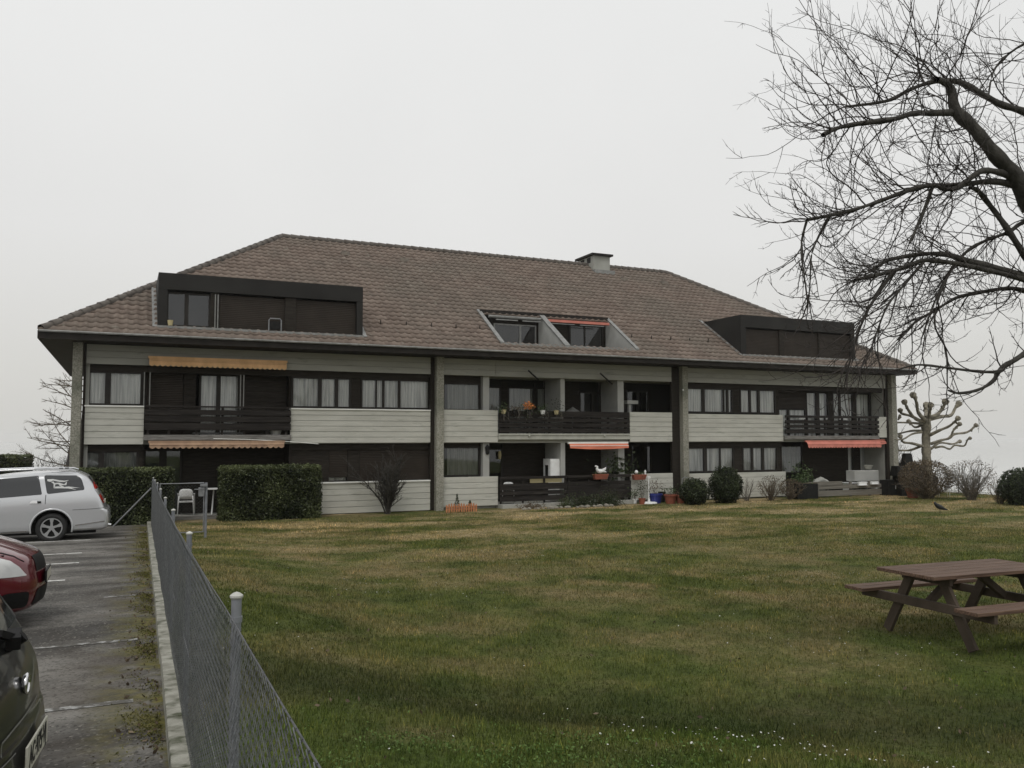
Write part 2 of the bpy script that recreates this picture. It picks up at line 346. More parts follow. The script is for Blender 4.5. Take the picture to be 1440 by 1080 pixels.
    L.new(c, b.inputs['Base Color'])
    bp = N.new('ShaderNodeBump'); bp.inputs['Strength'].default_value = .9; bp.inputs['Distance'].default_value = .05; L.new(noise(22, 6), bp.inputs['Height']); L.new(bp.outputs[0], b.inputs['Normal'])
    return m
M['lawn'] = ground_mat(); M['blade'] = ground_mat(True)

def asphalt_mat():
    m = bpy.data.materials.new('old asphalt'); m.use_nodes = True; N = m.node_tree.nodes; L = m.node_tree.links; b = N['Principled BSDF']
    b.inputs['Roughness'].default_value = .9; b.inputs['Specular IOR Level'].default_value = .25
    t = N.new('ShaderNodeTexCoord')
    def noise(s, d=6, st=None, typ='ShaderNodeTexNoise'):
        n = N.new(typ); n.inputs['Scale'].default_value = s
        if typ == 'ShaderNodeTexNoise': n.inputs['Detail'].default_value = d; n.inputs['Roughness'].default_value = .6
        if st:
            mp = N.new('ShaderNodeMapping'); mp.inputs['Scale'].default_value = st; L.new(t.outputs['Object'], mp.inputs[0]); L.new(mp.outputs[0], n.inputs['Vector'])
        else: L.new(t.outputs['Object'], n.inputs['Vector'])
        return n.outputs[0]
    def rr(src, a, c, lo=0, hi=1):
        r = N.new('ShaderNodeMapRange'); r.inputs['From Min'].default_value = a; r.inputs['From Max'].default_value = c; r.inputs['To Min'].default_value = lo; r.inputs['To Max'].default_value = hi
        L.new(src, r.inputs[0]); return r.outputs[0]
    def mix(f, a, c2, bt='MIX'):
        x = N.new('ShaderNodeMixRGB'); x.blend_type = bt
        for i, s in enumerate((f, a, c2)):
            if isinstance(s, tuple): x.inputs[i].default_value = (*s, 1)
            elif isinstance(s, (int, float)): x.inputs[i].default_value = s
            else: L.new(s, x.inputs[i])
        return x.outputs[0]
    def mul(a, c):
        x = N.new('ShaderNodeMath'); x.operation = 'MULTIPLY'; L.new(a, x.inputs[0]); L.new(c, x.inputs[1]); return x.outputs[0]
    c = mix(rr(noise(.9, 5, (.5, 1.6, 1)), .40, .62), (.060, .057, .052), (.185, .176, .160))
    c = mix(rr(noise(3.5, 6), .52, .66, 0, .6), c, (.042, .038, .033))
    sp = N.new('ShaderNodeTexVoronoi'); sp.inputs['Scale'].default_value = 55; L.new(t.outputs['Object'], sp.inputs['Vector'])
    c = mix(rr(sp.outputs['Color'], .78, .9, 0, .75), c, (.24, .225, .20))
    c = mix(rr(sp.outputs['Color'], .30, .18, 0, .6), c, (.022, .02, .018))
    sx = N.new('ShaderNodeSeparateXYZ'); L.new(t.outputs['Object'], sx.inputs[0])
    ax = N.new('ShaderNodeMath'); ax.operation = 'MULTIPLY_ADD'; ax.inputs[1].default_value = -.0165; L.new(sx.outputs['Y'], ax.inputs[0]); L.new(sx.outputs['X'], ax.inputs[2])
    edge = rr(ax.outputs[0], -.38, .15)
    c = mix(mul(rr(ax.outputs[0], -.9, .0, 0, .8), rr(noise(1.4, 5), .42, .6)), c, (.045, .034, .024))
    c = mix(mul(edge, rr(noise(3.0, 6), .42, .56)), c, mix(rr(noise(14, 4), .35, .65), (.06, .06, .018), (.15, .13, .035)))
    L.new(c, b.inputs['Base Color'])
    bp = N.new('ShaderNodeBump'); bp.inputs['Strength'].default_value = .6; bp.inputs['Distance'].default_value = .012; L.new(noise(70, 4), bp.inputs['Height']); L.new(bp.outputs[0], b.inputs['Normal'])
    return m
M['asphalt'] = asphalt_mat()

def tile_mat():
    m = bpy.data.materials.new('clay roof tiles'); m.use_nodes = True; N = m.node_tree.nodes; L = m.node_tree.links; b = N['Principled BSDF']
    b.inputs['Roughness'].default_value = .85
    t = N.new('ShaderNodeTexCoord')
    a = N.new('ShaderNodeAttribute'); a.attribute_name = 'tone'
    r = N.new('ShaderNodeValToRGB'); e = r.color_ramp.elements
    e[0].color = (.120, .089, .071, 1); e[1].color = (.195, .152, .124, 1); q = e.new(.5); q.color = (.157, .119, .096, 1)
    L.new(a.outputs['Fac'], r.inputs[0])
    n = N.new('ShaderNodeTexNoise'); n.inputs['Scale'].default_value = .45; n.inputs['Detail'].default_value = 6; L.new(t.outputs['Object'], n.inputs['Vector'])
    mr = N.new('ShaderNodeMapRange'); mr.inputs['From Min'].default_value = .42; mr.inputs['From Max'].default_value = .68; mr.inputs['To Max'].default_value = .45; L.new(n.outputs[0], mr.inputs[0])
    x = N.new('ShaderNodeMixRGB'); L.new(mr.outputs[0], x.inputs[0]); L.new(r.outputs[0], x.inputs[1]); x.inputs[2].default_value = (.115, .105, .085, 1)
    n2 = N.new('ShaderNodeTexNoise'); n2.inputs['Scale'].default_value = 5; n2.inputs['Detail'].default_value = 8; L.new(t.outputs['Object'], n2.inputs['Vector'])
    mr2 = N.new('ShaderNodeMapRange'); mr2.inputs['From Min'].default_value = .60; mr2.inputs['From Max'].default_value = .74; mr2.inputs['To Max'].default_value = .55; L.new(n2.outputs[0], mr2.inputs[0])
    x2 = N.new('ShaderNodeMixRGB'); L.new(mr2.outputs[0], x2.inputs[0]); L.new(x.outputs[0], x2.inputs[1]); x2.inputs[2].default_value = (.27, .25, .21, 1)
    L.new(x2.outputs[0], b.inputs['Base Color']); return m
M['tile'] = tile_mat()
def water_mat():
    m = mat('fog pale lake water', (.46, .47, .465), .12); return m  # fog brightness put into the pale base colour
M['water'] = water_mat()

# ================================================================== SETTING
def grid_mesh(name, xs, ys, zf, m, kind='structure'):
    XX, YY = np.meshgrid(xs, ys); ZZ = zf(XX, YY); nx = len(xs); ny = len(ys)
    V = np.stack([XX, YY, ZZ], -1).reshape(-1, 3)
    i = np.arange(ny - 1)[:, None] * nx + np.arange(nx - 1)[None, :]
    F_ = np.stack([i, i + 1, i + nx + 1, i + nx], -1).reshape(-1, 4)
    return npmesh(name, V, F_, m, None, True, kind)
xs = np.unique(np.concatenate([np.linspace(-320, -12, 20), np.linspace(-12, 0, 20), np.linspace(0, 14, 120), np.linspace(14, 34.0, 60)]))
ys = np.unique(np.concatenate([np.linspace(-70, -3, 12), np.linspace(-3, 16, 150), np.linspace(16, 30, 60), np.linspace(30, 52, 14)]))
def lawn_full(x, y):
    z = lawn_z(x, y)
    under = (x < fence_x(y) - .08)
    z = np.where(under, park_z(y) - .08, z)
    z = z + np.where(under | (y > 27), 0, .004 * np.sin(x * .9 + y * .3))
    z = np.where(y > 60, z - sst(60, 120, y) * 1.2, z)
    return z
lawn = grid_mesh('lawn', xs, ys, lawn_full, M['lawn'])
ysp = np.linspace(-12, 27.2, 60)
XL = np.array([-40, -8, -3, -1.5, -.7, -.2, 0]); V = []
for y in ysp:
    for k, x in enumerate(XL):
        xx = x if k < 5 else (float(fence_x(y)) - .10 - .5 * (6 - k))
        V.append((xx, y, float(park_z(y))))
F_ = [(j * 7 + i, j * 7 + i + 1, (j + 1) * 7 + i + 1, (j + 1) * 7 + i) for j in range(len(ysp) - 1) for i in range(6)]
parking = npmesh('parking_asphalt', V, F_, M['asphalt'], None, False, 'structure')
# kerbs in cast lengths
mb = MB()
y = -6.0
while y < 26.9:
    y1 = min(y + 1.0, 27.0); a, b_ = float(fence_x(y)), float(fence_x(y1 - .012)); za, zb = float(park_z(y)), float(park_z(y1))
    j = rnd.uniform(-.004, .004); dz = .085
    vs = [(a - .13 + j, y, za - .1), (a - .005 + j, y, za - .1), (a - .01 + j, y, za + dz), (a - .12 + j, y, za + dz),
          (b_ - .13 + j, y1 - .012, zb - .1), (b_ - .005 + j, y1 - .012, zb - .1), (b_ - .01 + j, y1 - .012, zb + dz), (b_ - .12 + j, y1 - .012, zb + dz)]
    mb.add(vs, [(3, 2, 1, 0), (4, 5, 6, 7), (0, 1, 5, 4), (1, 2, 6, 5), (2, 3, 7, 6), (3, 0, 4, 7)]); y = y1
mb.box(-9, .72, 27.21, 27.33, -.1, .12)
mb.build('parking_kerb', M['kerb'], kind='structure', bevel=.008)
# painted bay lines
for i, (x0, x1, yy, m) in enumerate([(-6.2, -.66, 21.85, 'line'), (-6.2, -.71, 18.7, 'line'), (-6.2, -.68, 16.86, 'line'), (-6.2, -.76, 14.42, 'line'), (-6.2, .16, 9.2, 'lineworn'), (-6.2, .10, 6.85, 'lineworn'), (-.2, .25, 12.3, 'lineworn')]):
    v = []; n = 24
    for k in range(n + 1):
        x = x0 + (x1 - x0) * k / n; zz = float(park_z(yy)) + .004
        v += [(x, yy - .045 + .006 * math.sin(k * 2.1), zz + .0012), (x, yy + .045 + .005 * math.sin(k * 1.7), zz - .0012)]
    npmesh('bay_line', v, [(2 * k, 2 * k + 2, 2 * k + 3, 2 * k + 1) for k in range(n)], M[m], None, False, 'structure')
# pale paving strip along the lake and the water
MB().box(34.0, 36.4, -60, 52, -.5, .03).build('lakeside_path', M['path'], kind='structure')
npmesh('lake', [(36.5, -70, -.55), (2400, -70, -.55), (2400, 2300, -.55), (36.5, 2300, -.55)], [(0, 1, 2, 3)], M['water'], None, False, 'structure')
npmesh('lake_beyond', [(-320, 52.3, -1.7), (36.4, 52.3, -1.7), (36.4, 2300, -1.7), (-320, 2300, -1.7)], [(0, 1, 2, 3)], M['water'], None, False, 'structure')

# ================================================================== APARTMENT BUILDING
bld = empty('apartment_building', (15, 28, 0))
tag(bld, 'long two storey apartment building with grey boards and brown hipped tile roof', 'apartment building')
BI = Matrix.Translation((-15, -28, 0))
class Par:  # parts are built in world coordinates; the parent offset is undone once
    pass
def part(o, parent=bld):
    o.parent = parent
    if parent is bld: o.matrix_parent_inverse = BI
    return o
def P(mb_, name, m, parent=bld, **k):
    return part(mb_.build(name, m, **k), parent)

FY = 28.0
# shell: rear block, floors, end walls
mb = MB()
mb.box(-1.17, 31.35, 29.62, 42.4, -.1, 5.28)
mb.box(-1.17, -1.0, 28.15, 29.62, -.1, 5.28); mb.box(31.2, 31.35, 28.15, 29.62, -.1, 5.28)
P(mb, 'wall', M['plaster'])
mb = MB(); mb.box(-1.0, 31.2, 28.12, 29.60, 2.30, 2.42); mb.box(-1.0, 31.2, 28.12, 29.60, 4.70, 5.25)
mb.box(-1.0, 31.2, 28.12, 29.60, -.12, .10)
P(mb, 'floor_slab', M['plaster'])
mb = MB(); mb.box(-.98, 31.18, 29.56, 29.61, .10, 2.30); mb.box(-.98, 31.18, 29.56, 29.61, 2.42, 4.70); P(mb, 'dark_room_backing', M['dark'])  # near-black sheets standing for the unlit rooms
# columns
for x0, x1 in ((-1.45, -1.19), (9.75, 10.02), (20.0, 20.26), (31.36, 31.66)):
    mb = MB(); mb.box(x0, x1, 27.78, 28.14, -.2, 5.30); P(mb, 'column', M['concrete'], bevel=.012)
    mb = MB()
# brown posts beside the columns
for x0, x1 in ((-1.165, -1.10), (9.60, 9.745), (19.62, 19.995), (31.20, 31.355)):
    mb = MB(); mb.box(x0, x1, 28.0, 28.12, -.1, 5.27); P(mb, 'edge_post', M['brown'])
def cladding(x0, x1, z0, z1, n=6, y0=27.97, m='cladding', name='cladding_panel', sill=None):
    mb = MB(); h = (z1 - z0) / n
    for k in range(n):
        j = rnd.uniform(-.003, .003)
        mb.box(x0, x1, y0 + j, y0 + .03, z0 + k * h + (.013 if k else 0), z0 + (k + 1) * h)
    o = P(mb, name, M[m])
    bk = MB(); bk.box(x0 + .01, x1 - .01, y0 + .031, y0 + .14, z0 + .01, z1 - .01); bk.build('backing', M['groove'], o)
    if sill:
        s = MB(); s.box(x0 - .02, x1 + .0, y0 - .04, y0 + .16, z1 + .003, z1 + .045); so_ = s.build('sill', M['sillw'], o)
        so_.matrix_parent_inverse = Matrix(); 
    return o
cladding(-1.095, .50, 2.31, 3.42, sill=1); cladding(4.84, 9.59, 2.33, 3.41, sill=1)
cladding(10.03, 12.13, 2.33, 3.47); cladding(17.66, 19.61, 2.33, 3.47); cladding(20.27, 25.22, 2.33, 3.43, sill=None); cladding(30.66, 31.19, 2.48, 3.40, 1)
cladding(-1.095, .50, .02, 1.0, 5, sill=1); cladding(5.3, 9.59, .02, 1.0, 5, sill=1)
cladding(10.03, 12.13, .10, 1.12, 5); cladding(17.66, 19.61, .10, 1.10, 5); cladding(20.27, 25.3, .05, 1.06, 5)
# upper band below the eaves
for x0, x1 in ((-1.095, 9.59), (10.03, 12.05), (12.06, 19.61), (20.27, 31.19)):
    cladding(x0, x1, 4.69, 5.27, 3, m='band', name='eaves_band')
# dark header rail under the bands
for x0, x1 in ((-1.095, 9.59), (20.27, 31.19)): mb = MB(); mb.box(x0, x1, 28.16, 28.27, 4.50, 4.72); P(mb, 'header_board', M['brown'])
for x0, x1 in ((-1.095, .5), (4.84, 9.59), (20.27, 25.3)): mb = MB(); mb.box(x0, x1, 28.16, 28.27, 2.10, 2.33); P(mb, 'header_board', M['brown'])

def curtain_mesh(x0, x1, z0, z1, y, gaps=()):
    n = max(8, int((x1 - x0) / .02)); V = []; ph = rnd.uniform(0, 6)
    for k in range(n + 1):
        x = x0 + (x1 - x0) * k / n
        yy = y + .02 * math.sin(x * 42 + ph) + .012 * math.sin(x * 71 + 2 * ph) + .01 * math.sin(x * 17)
        V += [(x, yy, z0), (x, yy + .01 * math.sin(x * 30), z1)]
    return V, [(2 * k, 2 * k + 2, 2 * k + 3, 2 * k + 1) for k in range(n)]
def window(x0, x1, z0, z1, y, divs=(), curtain=None, cur=None, parent=bld, name='window', f=.06, fm='frame'):
    mb = MB(); d = .07
    mb.box(x0, x0 + f, y, y + d, z0, z1); mb.box(x1 - f, x1, y, y + d, z0, z1)
    mb.box(x0 + f, x1 - f, y, y + d, z0, z0 + f); mb.box(x0 + f, x1 - f, y, y + d, z1 - f, z1)
    for dv in divs:
        c, w = dv if isinstance(dv, tuple) else (dv, .12)
        c = x0 + (x1 - x0) * c; mb.box(c - w / 2, c + w / 2, y + .004, y + d - .004, z0 + f, z1 - f)
    o = mb.build(name, M[fm]); part(o, parent)
    g = npmesh('pane', [(x0 + .01, y + .035, z0 + .01), (x1 - .01, y + .035, z0 + .01), (x1 - .01, y + .035, z1 - .01), (x0 + .01, y + .035, z1 - .01)], [(0, 1, 2, 3)], M['glass'], o)
    if curtain:
        V, Fc = [], []
        for (a, b) in (cur or [(0, 1)]):
            v, fc = curtain_mesh(x0 + .03 + (x1 - x0 - .06) * a, x0 + .03 + (x1 - x0 - .06) * b, z0 + .02, z1 - .02, y + .115)
            Fc += [tuple(i + len(V) for i in q) for q in fc]; V += v
        npmesh('curtain', V, Fc, M[curtain], o, True)
    return o
def shutter(x0, x1, z0, z1, y, parent=bld, name='roller_shutter', m='shutter'):
    mb = MB(); n = int((z1 - z0) / .055); h = (z1 - z0) / n
    for k in range(n): mb.add([(x0, y + .012, z0 + k * h), (x1, y + .012, z0 + k * h), (x1, y, z0 + k * h + .012), (x0, y, z0 + k * h + .012), (x1, y, z0 + (k + 1) * h), (x0, y, z0 + (k + 1) * h)], [(0, 1, 2, 3), (3, 2, 4, 5)])
    mb.box(x0, x1, y + .014, y + .03, z0, z1)
    o = mb.build(name, M[m]); return part(o, parent)
def boards(x0, x1, z0, z1, y, n=None, m='brown', name='brown_wall_panel'):
    mb = MB(); n = n or max(1, int((z1 - z0) / .16)); h = (z1 - z0) / n
    for k in range(n): mb.box(x0, x1, y + (k % 2) * .002, y + .06, z0 + k * h + .004, z0 + (k + 1) * h)
    return P(mb, name, M[m])
YW = 28.2
def xw(px): return X(px, YW + .04)
# first floor, left bay
window(xw(122), xw(199), 3.47, 4.50, YW, [(.36, .16)], 'curtain')
shutter(.56, 1.62, 2.45, 4.6, 28.62); boards(1.64, 2.0, 2.45, 4.68, 28.6)
window(X(279, 28.66), X(336, 28.66), 2.45, 4.53, 28.62, [(.47, .13)], 'curtain')
boards(X(337, 28.66) + .01, 4.8, 2.45, 4.68, 28.6)
window(xw(409), xw(493), 3.47, 4.50, YW, [(.47, .12), (.75, .12)], 'curtain')
boards(xw(493.5), xw(506), 3.46, 4.5, YW + .01)
window(xw(506.5), xw(604), 3.47, 4.50, YW, [(.22, .05), (.32, .08), (.55, .09)], 'curtain', [(0, .6), (.6, 1)])
boards(xw(199.6), .5, 3.46, 4.5, YW + .01); boards(-1.09, xw(121.7), 3.46, 4.5, YW + .01)
# ground floor, left bay
window(xw(121), xw(196), 1.06, 2.12, YW, [(.30, .16)], 'curtain2')
boards(xw(196.5), .5, 1.05, 2.1, YW + .01)
boards(-1.09, xw(120.5), 1.05, 2.1, YW + .01)
window(X(203, 29.0), X(257, 29.0), .10, 2.14, 29.0, [(.5, .22)], None)
MBg = MB(); MBg.box(X(206, 29.2), X(228, 29.2), 29.25, 29.27, .12, 2.1); MBg.box(X(233, 29.2), X(255, 29.2), 29.25, 29.27, .12, 2.1)
P(MBg, 'green_blind', mat('dim green blind', (.06, .075, .06), .9, (.08, .095, .08), 2))
boards(X(258, 29.05), 4.85, .10, 2.30, 29.05)
boards(4.86, xw(463), 1.03, 2.1, YW + .01)
shutter(xw(463.5), xw(489), 1.2, 2.1, YW + .02); 
window(xw(457), xw(489), 1.06, 1.2, YW - .01, [], 'curtain', f=.02)
boards(xw(489.5), xw(506), 1.05, 2.1, YW + .01)
shutter(xw(506.5), xw(603), 1.05, 2.1, YW + .02)
mb = MB(); mb.box(4.84, 4.9, 28.14, 29.05, .0, 2.3); mb.box(4.84, 4.9, 28.28, 28.62, 2.45, 4.7); mb.box(.50, .55, 28.28, 28.62, 2.45, 4.7); mb.box(.50, .55, 28.28, 29.05, .1, 2.3); mb.box(5.0, 5.29, 28.0, 28.1, .0, 1.0)
mb.box(25.23, 25.3, 28.28, 28.8, 2.45, 4.7); mb.box(25.26, 25.33, 28.2, 29.2, .1, 2.3)
P(mb, 'reveal_board', M['brown'])
# central loggias
for (z0, z1, c) in ((3.45, 4.44, 'curtain2'), (1.12, 2.18, 'curtain2')):
    window(10.04, X(683, 28.4) - .25, z0, z1, 28.3, [(.08, .12)], c, [(.2, 1)])
mb = MB(); mb.box(10.04, 11.6, 28.31, 28.4, 4.44, 4.7); mb.box(10.04, 11.6, 28.31, 28.4, 2.18, 2.31); P(mb, 'header_board', M['brown'])
for x0, x1 in ((11.62, 11.86), (14.74, 14.92), (17.22, 17.49)):
    for z0, z1 in ((.10, 2.30), (2.42, 4.70)):
        mb = MB(); mb.box(x0, x1, 28.12, 29.55, z0, z1); P(mb, 'partition_wall', M['wallw'])
yl = 29.4
window(11.88, X(705, yl), 2.45, 4.42, yl, [], 'curtain2'); boards(X(705, yl) + .01, X(714, yl), 2.45, 4.6, yl)
window(X(714, yl) + .01, X(752, yl), 2.45, 4.42, yl, [], 'curtain2'); boards(X(752, yl) + .01, X(754, yl), 2.45, 4.6, yl)
window(X(754, yl) + .01, X(770, yl), 2.45, 4.42, yl, [], 'curtain2'); boards(X(770, yl) + .01, 14.73, 2.45, 4.68, yl)
boards(14.93, X(815, yl), 2.45, 4.68, yl); window(X(815, yl) + .01, X(852, yl), 2.45, 4.3, yl, [.5], None); boards(X(852, yl) + .01, 17.2, 2.45, 4.68, yl)
boards(17.5, 18.4, 2.45, 4.68, yl); window(18.41, 19.5, 2.5, 4.4, yl, [.5], None)
window(11.88, X(707, yl), .15, 2.10, yl, [], None); boards(X(707, yl) + .01, 14.73, .12, 2.28, yl)
boards(14.93, 17.2, .12, 2.28, yl); boards(17.5, 18.6, .12, 2.28, yl); window(18.61, 19.6, .15, 2.2, yl, [], None)
# right bay
window(xw(965), xw(1031), 3.48, 4.50, YW, [(.36, .14), (.80, .05), (.88, .10)], 'curtain', [(0, .33), (.42, .78), (.82, .98)])
boards(xw(1031.5), xw(1040), 3.46, 4.5, YW + .01)
window(xw(1040.5), xw(1091), 3.48, 4.50, YW, [(.28, .1), (.52, .12)], 'curtain')
boards(xw(1091.5), 25.25, 3.46, 4.5, YW + .01)
window(xw(965), xw(1031), 1.08, 2.10, YW, [(.38, .16), (.70, .05)], 'curtain')
boards(xw(1031.5), xw(1042), 1.07, 2.1, YW + .01)
window(xw(1042.5), xw(1092), 1.08, 2.10, YW, [(.28, .1), (.58, .12)], 'curtain')
boards(xw(1092.5), 25.25, 1.07, 2.1, YW + .01)
yr = 28.8
shutter(25.31, X(1134, yr), 3.75, 4.5, yr); window(25.31, X(1134, yr), 2.45, 3.74, yr, [.5], 'curtain')
window(X(1134, yr) + .02, X(1166, yr), 2.45, 4.5, yr, [(.52, .2)], 'curtain', [(0, .42), (.6, .9)])
window(X(1172, yr), X(1201, yr), 2.45, 4.5, yr, [(.35, .12)], 'curtain')
window(X(1204, yr), X(1238, yr), 2.45, 4.5, yr, [(.6, .12)], 'curtain')
mb = MB(); mb.box(X(1166, yr) + .01, X(1172, yr) - .01, yr, yr + .08, 2.45, 4.7); mb.box(X(1201, yr) + .01, X(1204, yr) - .01, yr, yr + .08, 2.45, 4.7); mb.box(25.31, 31.2, yr + .001, yr + .1, 4.5, 4.7); P(mb, 'brown_wall_panel', M['brown'])
yg = 29.2
window(25.35, X(1128, yg), .9, 2.15, yg, [], 'curtain2')
boards(X(1128, yg) + .01, X(1190, yg), .1, 2.28, yg)
window(X(1190, yg) + .01, X(1200, yg), .15, 2.15, yg, [], 'curtain'); boards(X(1200, yg) + .01, X(1207, yg), .1, 2.28, yg)
window(X(1207, yg) + .01, X(1241, yg), .15, 2.15, yg, [(.55, .14)], 'curtain')

# balconies
def balcony(x0, x1, z0, slabm, rows, posts, y=27.93, slabh=.2):
    o = MB(); o.box(x0, x1, y, 28.11, z0, z0 + slabh); o = P(o, 'balcony', M[slabm], bevel=.01)
    mb = MB()
    for (a, b) in rows: mb.box(x0 + .02, x1 - .02, y - .02, y + .02, a, b)
    mb.build('railing', M['rail'], o)
    for p in posts: mb = MB(); mb.box(p - .035, p + .035, y + .022, y + .08, z0 + slabh, rows[-1][1] - .02); mb.build('railing_post', M['rail'], o)
    return o
rows1 = [(2.74, 2.95), (2.99, 3.16), (3.20, 3.36), (3.43, 3.48)]
bl = balcony(.50, 4.86, 2.42, 'deck', rows1, [.62, 1.2, 2.0, 2.75, 3.4, 4.1, 4.7], y=27.88, slabh=.17)
bc = balcony(12.14, 17.64, 2.42, 'slabw', [(2.68, 2.83), (2.87, 3.02), (3.06, 3.20), (3.24, 3.46)], [12.4, 13.3, 14.2, 14.83, 15.8, 16.7, 17.5], slabh=.22)
g_ = MB(); g_.box(12.15, 17.62, 27.90, 27.93, 2.58, 2.64); g_.lathe([(.03, -.04), (.045, .0), (.03, .03)], (13.35, 27.9, 2.55), 8); g_.lathe([(.03, -.04), (.045, .0), (.03, .03)], (16.5, 27.9, 2.55), 8)
g_.build('edge_gutter', M['slabw'], bc)
br = balcony(25.24, 30.64, 2.40, 'deck', [(2.66, 2.84), (2.90, 3.02), (3.08, 3.22), (3.32, 3.42)], [25.5, 26.5, 27.5, 28.5, 29.5, 30.5], y=27.88, slabh=.16)
# ground floor terrace edge and railings (centre)
mb = MB(); mb.box(12.14, 17.64, 27.6, 28.11, -.15, .13); P(mb, 'terrace', M['plaster'])
mb = MB(); mb.box(.6, 4.9, 27.9, 28.11, -.15, .11); P(mb, 'terrace', M['deck'])
def gf_rail(x0, x1, rows, name='terrace_railing'):
    mb = MB()
    for a, b in rows: mb.box(x0, x1, 27.86, 27.9, a, b)
    for k in range(int((x1 - x0) / .9) + 1): p = x0 + .06 + (x1 - x0 - .12) * k / max(1, int((x1 - x0) / .9)); mb.box(p - .03, p + .03, 27.902, 27.96, .13, rows[-1][1] - .02)
    return P(mb, name, M['rail'])
gf_rail(12.16, 14.88, [(.22, .40), (.44, .58), (.62, .84), (1.0, 1.1)])
gf_rail(14.90, 17.62, [(.22, .50), (.51, .70), (.71, .86), (1.0, 1.1)])
mb = MB(); mb.box(13.4, 14.7, 27.97, 28.0, .85, 1.0); P(mb, 'cream_board', M['cream'])

# awnings (parts of the building)
def awning(x0, x1, z0, z1, y, m, scallop=.14, cassette='sillw', out=.22):
    mb = MB(); n = max(1, int(round((x1 - x0) / scallop))); w = (x1 - x0) / n
    zt = z0 + (z1 - z0) * .55
    for k in range(n):
        a = x0 + k * w
        for j in range(6):
            u0, u1 = a + w * j / 6, a + w * (j + 1) / 6
            h0, h1 = [z0 + .05 - .05 * math.sin(math.pi * q / 6) for q in (j, j + 1)]
            wv0, wv1 = [.012 * math.sin(u * 19) + .008 * math.sin(u * 7) for u in (u0, u1)]
            mb.add([(u0, y - out - .01 + wv0, h0), (u1, y - out - .01 + wv1, h1), (u1, y - out, zt), (u0, y - out, zt)], [(0, 1, 2, 3)])
    mb.add([(x0, y - out, zt), (x1, y - out, zt), (x1, y, z1), (x0, y, z1)], [(0, 1, 2, 3)])
    o = P(mb, 'awning', M[m])
    b = MB(); b.box(x0 - .03, x1 + .03, y - .02, y + .06, z1 - .03, z1 + .04); b.tube([(x0, y - out, zt), (x1, y - out, zt)], .012, 6)
    b.build('cassette', M[cassette], o); return o
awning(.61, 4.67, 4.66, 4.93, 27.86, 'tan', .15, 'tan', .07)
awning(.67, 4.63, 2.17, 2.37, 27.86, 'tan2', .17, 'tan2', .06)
awning(14.97, 17.50, 2.05, 2.29, 27.9, 'red', 4, 'sillw', .08)
awning(26.35, 30.6, 2.03, 2.32, 27.85, 'red2', .16, 'red2', .10)
awning(30.35, 31.25, 2.16, 2.36, 28.1, 'red2', 2, 'red2', .08)
T = Tubes(); T.add([tuple(aty(*p, 27.85)) for p in ((300, 617), (350, 618.2), (390, 620), (420, 622), (448, 624.3))], .011, 5); part(T.build('loose_trim', M['sillw']))
for px in (200.5, 208.5, 336.5, 341):
    mb = MB(); mb.box(X(px, 28.17), X(px, 28.17) + .03, 28.15, 28.18, 3.47 if px < 205 else 2.62, 4.5); P(mb, 'shutter_guide', M['flash'])
# folded awning arms on the central band
for px in ((743, 521, 757, 534), (844, 525, 861, 540)):
    mb = MB(); a = aty(px[0], px[1], 27.7); b = aty(px[2], px[3], 27.93); mb.tube([a, b], .03, 6); P(mb, 'awning_arm', M['black'])

